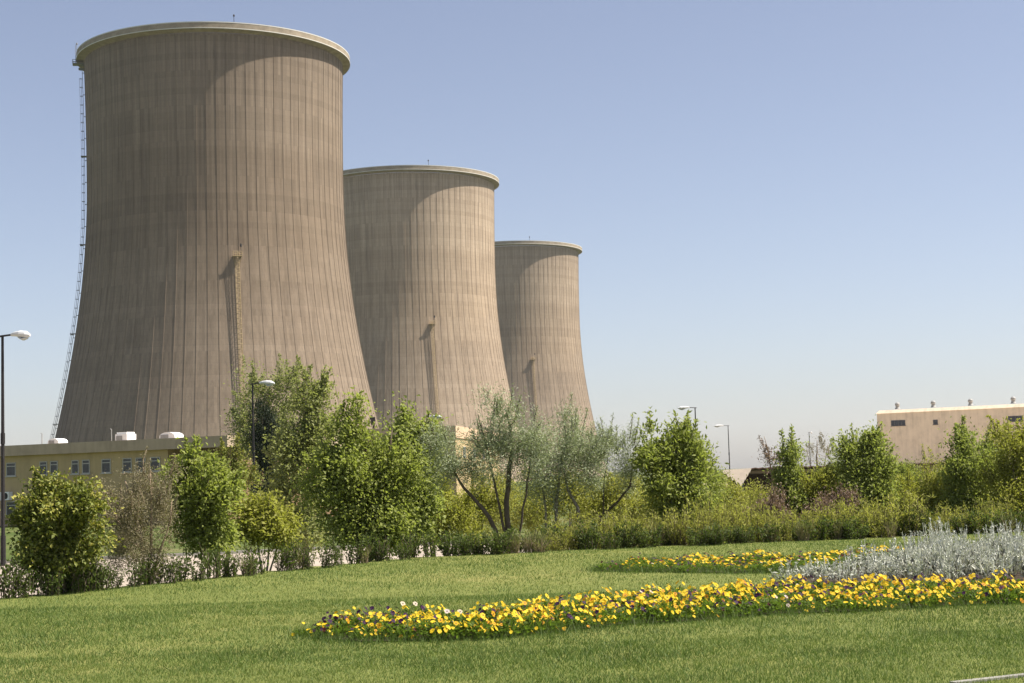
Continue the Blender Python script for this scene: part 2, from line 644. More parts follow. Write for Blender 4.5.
def tower(cx, cy, label, front_px, front_py, left_ladder=False, mat='tower'):
    c = Vector((cx, cy, TZ0))
    root = thing('cooling_tower', label, 'cooling tower', c, 'row of concrete cooling towers')
    NR = 86
    per = 2 * PI / NR
    zs = np.concatenate([np.arange(0, 117.5, 1.5), [117.6]])
    rr = np.array([tr(z) for z in zs])
    n = NR * 2
    an = (np.arange(n) + 0.5) * per / 2
    K = len(zs)
    V = [np.stack([cx + rr[:, None] * np.cos(an), cy + rr[:, None] * np.sin(an), np.broadcast_to((zs + TZ0)[:, None], (K, n))], -1).reshape(-1, 3)]
    j = np.arange(n)
    Fs = [np.stack([k * n + j, k * n + (j + 1) % n, (k + 1) * n + (j + 1) % n, (k + 1) * n + j], 1) for k in range(K - 1)]
    nshell = n * (K - 1)
    off = n * K
    kk = np.arange(K - 1) * 4
    for i in range(NR):
        a0 = i * per
        ring = [(a0 - 0.0026, -0.05), (a0 - 0.0022, 0.075), (a0 + 0.0022, 0.075), (a0 + 0.0026, -0.05)]
        V.append(np.stack([np.stack([cx + (rr + e) * math.cos(a), cy + (rr + e) * math.sin(a), zs + TZ0], -1) for a, e in ring], 1).reshape(-1, 3))
        for q in range(3):
            Fs.append(np.stack([off + kk + q, off + kk + q + 1, off + kk + q + 5, off + kk + q + 4], 1))
        g = (2 * i - 1) % n
        Fs.append(np.array([[off, off + 3, (g + 1) % n, g]]))      # foot of the rib tied into the shell
        off += 4 * K
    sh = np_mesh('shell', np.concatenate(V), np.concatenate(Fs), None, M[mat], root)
    sm = np.zeros(len(sh.data.polygons), bool)
    sm[:nshell] = True
    sh.data.polygons.foreach_set('use_smooth', sm)
    r1 = tr(117.4)
    rt = tr(TH)
    b = MB()
    b.lathe(c, [(r1 - 0.3, 117.7), (r1 + 0.25, 118.0), (rt + RO - 0.1, 118.3), (rt + RO, 118.45), (rt + RO, 119.75), (rt + RO - 0.2, 119.75), (rt + RO - 0.22, 118.7), (rt - 0.5, 118.7), (rt - 0.5, 118.0)], 180)
    b.build('rim_gallery', M['rim'], root)
    b = MB()
    b.lathe(c, [(rt + RO - 0.22, 119.76), (rt + RO + 0.04, 119.76), (rt + RO + 0.04, 120.0), (rt + RO - 0.22, 120.0)], 180, True)
    b.lathe(c, [(rt + RO + 0.002, 118.25), (rt + RO + 0.10, 118.25), (rt + RO + 0.10, 118.45), (rt + RO + 0.002, 118.45)], 180, True)
    b.build('rim_rail', M['rail'], root)

    def beacon(a, h=1.4, mat='dark', r=0.13):
        p = c + Vector((math.cos(a) * (rt + RO - 0.1), math.sin(a) * (rt + RO - 0.1), TH))
        bb = MB()
        bb.tube([p - Vector((0, 0, 0.2)), p + Vector((0, 0, h))], r * 0.5, 6)
        bb.tube([p + Vector((0, 0, h)), p + Vector((0, 0, h + 0.25)), p + Vector((0, 0, h + 0.55))], [r * 1.6, r * 1.9, r * 1.0], 8)
        return bb.build('warning_beacon', M[mat], root)

    def ladder(a, z0, z1, cage=True, both=0.0, name='caged_ladder'):
        er = Vector((math.cos(a), math.sin(a), 0))
        et = Vector((-math.sin(a), math.cos(a), 0))

        def P(z, out, side):
            return c + er * (tr(z) + out) + et * side + Vector((0, 0, z))
        bb = MB()
        zz = np.linspace(z0, z1, int((z1 - z0) / 4) + 2)
        for sd_ in (-0.35, 0.35):
            bb.tube([P(z, 0.55, sd_) for z in zz], 0.06, 4)
        z = z0
        while z < z1:
            bb.tube([P(z, 0.55, -0.35), P(z, 0.55, 0.35)], 0.035, 4)
            z += 0.6
        for z in np.arange(z0 + 1, z1, 6):
            for sd_ in (-0.35, 0.35):
                bb.tube([P(z, -0.1, sd_), P(z, 0.55, sd_)], 0.05, 4)
        lo = bb.build(name, M['ladder' if cage else 'steel'], root)
        if cage:
            bb = MB()
            z = z0 + 2.5
            while z < z1:
                bb.tube([P(z, 0.6 + 0.85 * math.sin(t), 0.58 * math.cos(t)) for t in np.linspace(0, PI, 9)], 0.05, 4)
                z += 1.3
            for t in np.linspace(0.15, PI - 0.15, 7):
                bb.tube([P(z, 0.6 + 0.85 * math.sin(t), 0.58 * math.cos(t)) for z in zz[1:]], 0.03, 4)
            bb.build('safety_cage', M['ladder'], lo)
        return P

    d = ray(front_px, front_py)
    # angle on the shell met by this ray (front side)
    best = min(np.linspace(-PI, 0, 2000), key=lambda a: abs((cx + 36 * math.cos(a)) / (cy + 36 * math.sin(a)) - d.x / d.y))
    zp = 60.0
    P = ladder(best, 0, zp + 1.0)
    bb = MB()
    for (s0, s1) in ((-1.15, 1.15),):
        bb.box(P(zp, -0.2, s0), P(zp, 1.5, s0) - P(zp, -0.2, s0), P(zp, -0.2, s1) - P(zp, -0.2, s0), (0, 0, 0.18))
    for sd_ in (-1.1, 0, 1.1):
        for ou in (1.4,):
            bb.tube([P(zp, ou, sd_), P(zp, ou, sd_) + Vector((0, 0, 1.3))], 0.06, 4)
    for h in (0.7, 1.25):
        q = [P(zp, 0.1, -1.1), P(zp, 1.4, -1.1), P(zp, 1.4, 1.1), P(zp, 0.1, 1.1)]
        bb.tube([x + Vector((0, 0, h)) for x in q], 0.06, 4)
    for sd_ in (-1.0, 1.0):
        bb.tube([P(zp, 1.3, sd_), P(zp - 2.6, 0.1, sd_ * 0.5)], 0.08, 4)
    pf = bb.build('ladder_platform', M['ladder'], root)
    bb = MB()
    q = P(zp, 1.3, 0.9)
    bb.tube([q, q + Vector((0, 0, 2.4)), q + Vector((0, 0, 2.45)), q + Vector((0, 0, 3.2))], [0.07, 0.07, 0.28, 0.2], 6)
    bb.build('platform_light', M['dark'], pf)
    beacon(best, 1.5)
    beacon(best + PI / 2, 2.0, 'steel')
    beacon(best - PI / 2, 2.0, 'steel')
    if left_ladder:
        toc = math.atan2(-cy, -cx)
        a = toc - R(87)
        P = ladder(a, 0, 117.0, False)
        bb = MB()
        zs_ = np.arange(3, 117, 2.4)
        for z in zs_:
            bb.tube([P(z, 0.55 + 0.8 * math.sin(t), 0.5 * math.cos(t)) for t in np.linspace(0, PI, 7)], 0.055, 4)
        for t in (0.5, PI / 2, PI - 0.5):
            bb.tube([P(z, 0.55 + 0.8 * math.sin(t), 0.5 * math.cos(t)) for z in zs_[::2]], 0.04, 4)
        for z in np.arange(20, 117, 24):
            bb.box(P(z, 0, -0.9), P(z, 1.5, -0.9) - P(z, 0, -0.9), P(z, 0, 0.9) - P(z, 0, -0.9), (0, 0, 0.15))
        bb.build('ladder_cage', M['steel'], root)
        bb = MB()
        z = 117.2
        bb.box(P(z, -0.1, -1.3), P(z, 3.0, -1.3) - P(z, -0.1, -1.3), P(z, -0.1, 1.3) - P(z, -0.1, -1.3), (0, 0, 0.25))
        for h in (0.6, 1.15):
            bb.tube([x + Vector((0, 0, h)) for x in (P(z, 1.9, -1.25), P(z, 2.95, -1.25), P(z, 2.95, 1.25), P(z, 1.9, 1.25))], 0.07, 4)
        for sd_ in (-1.25, 1.25):
            bb.tube([P(z, 2.95, sd_), P(z, 2.95, sd_) + Vector((0, 0, 1.2))], 0.07, 4)
        bb.tube([P(z, 2.2, 0), P(z, 2.2, 0) + Vector((0, 0, 5.5))], 0.07, 5)
        bb.build('rim_platform', M['steel'], root)
    return root


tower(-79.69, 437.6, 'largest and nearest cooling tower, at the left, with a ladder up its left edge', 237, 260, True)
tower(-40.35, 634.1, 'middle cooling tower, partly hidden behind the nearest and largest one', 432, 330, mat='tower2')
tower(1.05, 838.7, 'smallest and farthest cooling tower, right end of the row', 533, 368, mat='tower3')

# ------------------------------------------------------------------ buildings


def wall_frame(p0, p1):
    """unit vectors along the wall and out of it (towards the camera)"""
    d = (p1 - p0)
    d.z = 0
    L = d.length
    d = d / L
    n = Vector((d.y, -d.x, 0))
    if n.dot(-p0) < 0:
        n = -n
    return d, n, L


def window(root, wall_o, d, n, x0, x1, z0, z1, fmat='frame', panes=2, recess=0.12, name='window'):
    """frame proud of the wall, glass behind the frame bars"""
    def P(x, z, o):
        return wall_o + d * x + n * o + Vector((0, 0, z))
    t = 0.06
    b = MB()
    b.box(P(x0, z0, 0.003), d * (x1 - x0), n * 0.05, (0, 0, t))
    b.box(P(x0, z1 - t, 0.003), d * (x1 - x0), n * 0.05, (0, 0, t))
    b.box(P(x0, z0 + t, 0.003), d * t, n * 0.05, (0, 0, z1 - z0 - 2 * t))
    b.box(P(x1 - t, z0 + t, 0.003), d * t, n * 0.05, (0, 0, z1 - z0 - 2 * t))
    w = (x1 - x0) / panes
    for k in range(1, panes):
        b.box(P(x0 + w * k - t / 2, z0 + t, 0.003), d * t, n * 0.045, (0, 0, z1 - z0 - 2 * t))
    if panes == 1:
        zm = z0 + (z1 - z0) * 0.7
        b.box(P(x0 + t, zm, 0.003), d * (x1 - x0 - 2 * t), n * 0.045, (0, 0, t))
    o = b.build(name, M[fmat], root)
    b = MB()
    b.box(P(x0 + t, z0 + t, 0.004), d * (x1 - x0 - 2 * t), n * 0.02, (0, 0, z1 - z0 - 2 * t))
    b.build('pane', M['glass'], o)
    b = MB()
    b.box(P(x0 - 0.08, z0 - 0.08, 0.002), d * (x1 - x0 + 0.16), n * 0.13, (0, 0, 0.078))
    b.build('sill', M[fmat], o)
    return o


def build_office():
    # facade from far left towards the recess near the right end
    A = Vector((-39.2, 122.5, 0))
    B = Vector((-20.2, 112.0, 0))
    d, n, L = wall_frame(A, B)
    root = thing('office_building', 'low yellow two storey building with a stained flat roof edge at the left', 'building', A)
    H0 = 5.25
    ext = 22.0          # continues beyond the frame to the left
    # where the facade steps back (x measured from A)

    def X(px, py=465):
        # intersection of pixel column with the facade plane
        r = ray(px, py)
        k = (A.dot(n) - 0) / (r.x * n.x + r.y * n.y)
        p = Vector((r.x * k, r.y * k, r.z * k + EYE))
        return (p - A).dot(d)
    def XB(px, off):
        r = ray(px, 436)
        Q = A - n * off
        k = Q.dot(n) / (r.x * n.x + r.y * n.y)
        return (Vector((r.x * k, r.y * k, 0)) - Q).dot(d)
    xs = X(168)
    xe = X(226)
    back = -n * 14
    b = MB()
    b.box(A - d * ext, d * (ext + xs), back, (0, 0, H0))
    b.build('wall', M['stucco'], root)
    b = MB()
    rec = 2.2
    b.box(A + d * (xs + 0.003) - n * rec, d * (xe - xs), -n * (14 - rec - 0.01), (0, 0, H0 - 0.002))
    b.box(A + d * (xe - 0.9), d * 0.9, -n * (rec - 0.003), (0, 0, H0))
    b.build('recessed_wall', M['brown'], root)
    b = MB()
    b.box(A - d * (ext + 0.3) + n * 0.45 + Vector((0, 0, H0 + 0.003)), d * (ext + xe + 0.8), back - n * 0.9, (0, 0, 0.78))
    b.build('roof', M['parapet'], root)
    for px0, px1 in ((6.6, 16), (40, 47.5), (50.5, 58), (72, 79), (82.5, 90), (102, 111), (123, 132), (136, 146), (150.5, 160.5)):
        window(root, A, d, n, X(px0), X(px1), 3.75, 4.75, panes=1)
    for px0, px1 in ((6.6, 16), (40, 47.5), (50.5, 58), (72, 79), (102, 111), (123, 132)):
        window(root, A, d, n, X(px0, 505), X(px1, 505), 0.75, 1.85, panes=1)
    # big dark glazing in the recess
    o2 = A - n * rec
    window(root, o2, d, n, xs + 1.2, xe - 1.0, 3.3, 5.0, fmat='darkframe', panes=4)
    window(root, o2, d, n, xs + 1.2, xe - 1.0, 0.3, 2.6, fmat='darkframe', panes=4)
    # wall mounted cooling unit
    p = A + d * X(8.5, 492) + n * 0.01 + Vector((0, 0, 1.95))
    u = thing('air_conditioner', 'white air conditioner box hung on the yellow wall beside the lamp post', 'air conditioner', p)
    b = MB()
    b.box(p - d * 0.45, d * 0.9, n * 0.4, (0, 0, 0.62))
    b.build('casing', M['white'], u)
    b = MB()
    cc = p + d * 0.12 + n * 0.402 + Vector((0, 0, 0.31))
    ring = [cc + d * (0.24 * math.cos(t)) + Vector((0, 0, 0.24 * math.sin(t))) for t in np.linspace(0, 2 * PI, 17)[:-1]]
    b.poly(ring)
    b.build('fan_grille', M['dark'], u)
    # roof coolers
    zr = H0 + 0.783

    def cooler(px, w, h, dep, label, arch):
        x = XB(px, 2.6)
        p = A + d * x - n * 2.6 + Vector((0, 0, zr))
        t = thing('roof_cooler', label, 'roof cooler', p, 'white coolers on the flat roof')
        b = MB()
        if arch:
            N = 8
            prof = [(-w / 2, 0.0)] + [(-w / 2 * math.cos(k * PI / N), h * 0.45 + h * 0.55 * math.sin(k * PI / N)) for k in range(N + 1)] + [(w / 2, 0.0)]
            f = [p + d * a + Vector((0, 0, z)) for a, z in prof]
            g = [q - n * dep for q in f]
            b.poly(f)
            b.poly(g[::-1])
            for k in range(len(f)):
                k2 = (k + 1) % len(f)
                b.quad(f[k2], f[k], g[k], g[k2])
        else:
            b.box(p - d * w / 2, d * w, -n * dep, (0, 0, h * 0.8))
            b.box(p - d * (w / 2 - 0.08) - n * 0.08 + Vector((0, 0, h * 0.8)), d * (w - 0.16), -n * (dep - 0.16), (0, 0, h * 0.2))
        b.build('casing', M['white'], t)
        b = MB()
        b.box(p - d * (w / 2 - 0.12) + n * 0.003 + Vector((0, 0, 0.12)), d * (w * 0.5), n * 0.03, (0, 0, h * 0.45))
        b.build('louvre', M['greybox'], t)
    cooler(121, 1.15, 0.72, 1.0, 'boxy white roof cooler, middle one on the yellow building', False)
    cooler(167, 1.45, 0.55, 1.0, 'rounded white roof cooler nearest the right end of the yellow building', True)
    cooler(53, 1.1, 0.5, 1.0, 'low white roof cooler at the foot of the largest tower, leftmost on the roof', True)
    for px, h in ((111.5, 0.95), (42, 0.9)):
        p = A + d * XB(px, 2.0) - n * 2.0 + Vector((0, 0, zr - 0.02))
        b = MB()
        b.tube([p, p + Vector((0, 0, h)), p + Vector((0, 0, h + 0.05)) + d * -0.12], 0.035, 5)
        o = b.build('vent_pipe', M['greybox'])
        tag(o, 'thin roof pipe beside the boxy white cooler' if px > 60 else 'thin roof pipe at the far left of the yellow building', 'pipe')


build_office()


def build_pump_house():
    # building between the towers: shaded front and sunlit side with a peach roof edge
    A = at(352, 427, 205)
    B = at(455.5, 425.5, 200)
    Cc = at(500, 432, 243)
    root = thing('flat_roofed_building', 'peach flat roofed building glimpsed behind the trees below the middle tower', 'building', (B.x, B.y, 0))
    h = B.z - 1.5
    D = Vector((A.x + Cc.x - B.x, A.y + Cc.y - B.y, 0))
    pts = [Vector((p.x, p.y, 0)) for p in (A, B, Cc, D)]
    b = MB()
    cen = sum(pts, Vector()) / 4
    ins = [p + (cen - p).normalized() * 0.5 for p in pts]
    for k in range(4):
        p, q = ins[k], ins[(k + 1) % 4]
        b.quad(p, q, q + Vector((0, 0, h)), p + Vector((0, 0, h)))
    b.build('wall', M['stucco'], root)
    b = MB()
    for z0, z1 in ((h + 0.003, B.z),):
        lo = [p + Vector((0, 0, z0)) for p in pts]
        hi = [p + Vector((0, 0, z1)) for p in pts]
        for k in range(4):
            b.quad(lo[k], lo[(k + 1) % 4], hi[(k + 1) % 4], hi[k])
        b.poly(lo[::-1])
        b.poly(hi)
    b.build('roof', M['peach'], root)
    d, n, L = wall_frame(pts[1], pts[2])
    for k in range(4):
        b = MB()
    for k in range(3):
        window(root, ins[1] + n * 0.02, d, n, 6 + k * 9, 8 + k * 9, h - 2.4, h - 1.0, panes=2)
    p = at(373, 429, 206)
    b = MB()
    zz = B.z
    b.tube([Vector((p.x, p.y + 1, zz)), Vector((p.x, p.y + 1, zz + 0.6))], 0.14, 6)
    b.cbox((p.x - 0.05, p.y + 1, zz + 1.1), 0.55, 0.5, 1.0)
    b.cbox((p.x - 0.30, p.y + 1, zz + 1.55), 0.34, 0.4, 0.55)
    o = b.build('roof_siren', M['dark'])
    tag(o, 'small dark siren box on a stub post on the roof between two towers', 'siren')


build_pump_house()


def build_hall():
    A = at(876.5, 409.5, 300)
    B = at(1024, 403, 285)
    A.z = B.z = (A.z + B.z) / 2
    A0 = Vector((A.x, A.y, 0))
    d, n, L = wall_frame(A0, Vector((B.x, B.y, 0)))
    root = thing('industrial_hall', 'long tan windowed hall with a pale roof edge at the right', 'building', A0)
    Ht = A.z
    LL = L + 22
    b = MB()
    b.box(A0, d * LL, -n * 30, (0, 0, Ht - 0.75))
    b.build('wall', M['hall'], root)
    b = MB()
    lo = A0 - d * 0.15 + n * 0.15 + Vector((0, 0, Ht - 0.747))
    ax, ay, up_ = d * (LL + 0.3), -n * 30.3, Vector((0, 0, 0.6))
    c0, c1 = lo + up_ - n * 0.55 + d * 0.55, lo + ax + up_ - n * 0.55 - d * 0.55
    c2, c3 = lo + ax + ay + up_ + n * 0.55 - d * 0.55, lo + ay + up_ + n * 0.55 + d * 0.55
    l0, l1, l2, l3 = lo, lo + ax, lo + ax + ay, lo + ay
    for q in ((l0, l1, c1, c0), (l1, l2, c2, c1), (l2, l3, c3, c2), (l3, l0, c0, c3), (c0, c1, c2, c3), (l3, l2, l1, l0)):
        b.poly(q)
    b.build('roof', M['halltop'], root)

    def X(px, py):
        r = ray(px, py)
        k = A0.dot(n) / (r.x * n.x + r.y * n.y)
        p = Vector((r.x * k, r.y * k, r.z * k + EYE))
        return (p - A0).dot(d), p.z
    for (px0, px1, py0, py1, k) in ((891, 905.5, 420.5, 425.5, 4), (933, 938, 419.8, 424.5, 1), (1008, 1023, 416.2, 421.2, 4)):
        x0, z1 = X(px0, py0)
        x1, z0 = X(px1, py1)
        window(root, A0, d, n, x0, x1, z0, z1, fmat='darkframe', panes=k)
    # lower annexe at the left end
    b = MB()
    b.box(A0 - d * 0.9 - n * 6, d * 0.898, -n * 18, (0, 0, Ht - 4.4))
    b.build('side_annexe', M['halltop'], root)
    for px in (894.5, 930.5, 968, 1011):
        x, z = X(px, 405)
        p = A0 + d * x - n * 1.5
        names = {894.5: 'leftmost roof ventilator on the tan hall, near its corner',
                 930.5: 'roof ventilator above the single small window of the tan hall',
                 968: 'roof ventilator third from the corner of the tan hall',
                 1011: 'roof ventilator farthest right, above the second window strip of the tan hall'}
        t = thing('roof_ventilator', names[px], 'ventilator', (p.x, p.y, Ht), 'ventilators along the hall roof')
        b = MB()
        b.lathe((p.x, p.y, Ht), [(0.52, 0), (0.36, 0.3), (0.34, 0.7)], 14)
        b.build('neck', M['greybox'], t)
        b = MB()
        b.lathe((p.x, p.y, Ht), [(0.36, 0.62), (0.46, 0.7), (0.44, 1.0), (0.25, 1.2), (0.02, 1.25)], 14)
        b.build('cowl', M['greybox'], t)


build_hall()


def build_carport():
    # long car-park roof seen at eye level, pale corrugated flap hanging at its left end
    Y = 118.0
    a = at(719.5, 470.8, Y)
    bq = at(752, 468.8, Y + 1.5)
    tip = at(740.8, 487.2, Y - 2.0)
    root = thing('carport', 'long low carport with a dark roof and one pale triangular corrugated flap', 'carport', (a.x, a.y, 0))
    # corrugated triangular flap: ribs parallel to the upper edge
    b = MB()
    N = 5
    nrm = (bq - a).cross(tip - a).normalized()
    if nrm.y > 0:
        nrm = -nrm
    rows = []
    for k in range(N * 2 + 1):
        t = k / (N * 2)
        off = nrm * (0.2 if k % 2 else 0.0)
        rows.append((a.lerp(tip, t) + off, bq.lerp(tip, t) + off))
    for (p0, q0), (p1, q1) in zip(rows[:-1], rows[1:]):
        b.quad(p0, q0, q1, p1)
        b.quad(p0 - nrm * 0.06, p1 - nrm * 0.06, q1 - nrm * 0.06, q0 - nrm * 0.06)
    b.build('end_flap', M['sheet'], root, label='pale corrugated triangular flap')
    # roof: folded sheet to the right
    e = at(893, 463.5, Y + 6)
    e2 = at(960, 461.0, Y + 8)
    b = MB()
    dirv = (e2 - bq)
    dirv.z = 0
    Ln = dirv.length
    du = dirv / Ln
    dn = Vector((-du.y, du.x, 0))
    z = bq.z + 0.02
    k = 0
    step = 0.3
    steps = int(Ln / step)
    for k in range(steps):
        p = bq + du * (k * step)
        p.z = z + (0.07 if k % 2 else 0)
        q = bq + du * ((k + 1) * step)
        q.z = z + (0.07 if (k + 1) % 2 else 0)
        up_ = dn * 4.0 + Vector((0, 0, -0.22))
        b.quad(p, q, q + up_, p + up_)
        b.quad(q - Vector((0, 0, 0.08)), p - Vector((0, 0, 0.08)), p + up_ - Vector((0, 0, 0.08)), q + up_ - Vector((0, 0, 0.08)))
        b.quad(p - Vector((0, 0, 0.08)), q - Vector((0, 0, 0.08)), q, p)
    b.build('roof_sheet', M['brown_sheet'], root)
    b = MB()
    b.box(bq - Vector((0, 0, 0.36)) + dn * 0.2, du * (Ln - 0.5), dn * 0.12, (0, 0, 0.22))
    b.build('front_beam', M['brown'], root)
    for k in range(7):
        p = bq + du * (0.6 + k * (Ln - 1.2) / 6) + dn * 2.6
        b = MB()
        b.tube([(p.x, p.y, 0), (p.x, p.y, z - 0.1)], 0.07, 8)
        b.build('post', M['steel'], root)
    # dark sheet standing in for the shade inside the carport
    b = MB()
    b.box(Vector((bq.x, bq.y, 0)) + dn * 3.7, du * Ln, dn * 0.15, (0, 0, z - 0.35))
    b.build('shade_panel', M['brown_sheet'], root)


build_carport()

# ------------------------------------------------------------------ street lamps


def lamp(px, py, d, arm_px, label, H=8.5):
    top = at(px, py, d)
    p = Vector((top.x, top.y, 0.0))
    z = top.z
    t = thing('street_lamp', label, 'street lamp', p, 'street lamps')
    b = MB()
    b.tube([p, p + Vector((0, 0, 1.1))], 0.10, 10)
    b.tube([p + Vector((0, 0, 1.1)), p + Vector((0, 0, z * 0.55)), p + Vector((0, 0, z))], [0.075, 0.065, 0.05], 10)
    b.tube([p + Vector((0, 0, z * 0.55 - 0.2)), p + Vector((0, 0, z * 0.55 + 0.2))], 0.085, 10)
    b.build('pole', M['pole'], t)
    s = 1 if arm_px > 0 else -1
    al = abs(arm_px) * d / F
    b = MB()
    tp = p + Vector((0, 0, z - 0.03))
    ad = Vector((s * 0.97, -0.25, 0)).normalized()
    b.tube([tp - ad * 0.15, tp + ad * (al * 0.5) + Vector((0, 0, 0.05))], 0.04, 6)
    b.build('arm', M['pole'], t)
    # cobra head: swept ellipse sections
    b = MB()
    secs = []
    N = 12
    h0 = tp + ad * (al * 0.35) + Vector((0, 0, 0.04))
    Lh = al * 0.72
    side = Vector((-ad.y, ad.x, 0))
    for k, (u, w, hh, dz) in enumerate(((0, 0.07, 0.06, 0.0), (0.2, 0.13, 0.09, 0.02), (0.5, 0.19, 0.13, 0.01), (0.8, 0.17, 0.13, -0.02), (1.0, 0.06, 0.05, -0.05))):
        cc = h0 + ad * (Lh * u) + Vector((0, 0, dz))
        secs.append([cc + side * (w * math.cos(a)) + Vector((0, 0, hh * math.sin(a))) for a in np.linspace(0, 2 * PI, N + 1)[:-1]])
    for k in range(len(secs) - 1):
        for j in range(N):
            b.quad(secs[k][j], secs[k][(j + 1) % N], secs[k + 1][(j + 1) % N], secs[k + 1][j])
    b.poly(secs[0][::-1])
    b.poly(secs[-1])
    hd = b.build('lamp_head', M['lamphead'], t, smooth=True)
    b = MB()
    lens = []
    for (u, w, dz) in ((0.42, 0.12, -0.11), (0.62, 0.15, -0.19), (0.85, 0.09, -0.14)):
        cc = h0 + ad * (Lh * u) + Vector((0, 0, dz))
        lens.append([cc + side * (w * math.cos(a)) + Vector((0, 0, 0.05 * math.sin(a))) for a in np.linspace(0, 2 * PI, 9)[:-1]])
    for k in range(2):
        for j in range(8):
            b.quad(lens[k][j], lens[k][(j + 1) % 8], lens[k + 1][(j + 1) % 8], lens[k + 1][j])
    b.poly(lens[0][::-1])
    b.poly(lens[-1])
    b.build('lens', M['lens'], hd, smooth=True)


lamp(2.5, 335.5, 59.4, 29, 'tallest street lamp at the left edge of the picture, head pointing right')
lamp(252.5, 383.5, 92.9, 22, 'street lamp standing in front of the dark cypress')
lamp(423, 417, 153, 18, 'street lamp with only its pale head showing above the leaves near the middle tower')
lamp(695, 407.5, 150, -17, 'street lamp rising behind the bright green tree, head pointing left')
lamp(728, 425.5, 219, -14, 'street lamp just above the pale triangular carport flap')
lamp(809, 432.5, 270, 3, 'thin distant street lamp among bare twigs, seen end on')

# ------------------------------------------------------------------ trees


def fbm_dir(P, seed):
    r = np.random.default_rng(seed)
    v = np.zeros(len(P))
    for k in range(4):
        q = r.normal(size=3) * 1.6
        v += np.sin(P @ q * (1.3 + k) + r.uniform(0, 6.3)) / (k + 1)
    return v


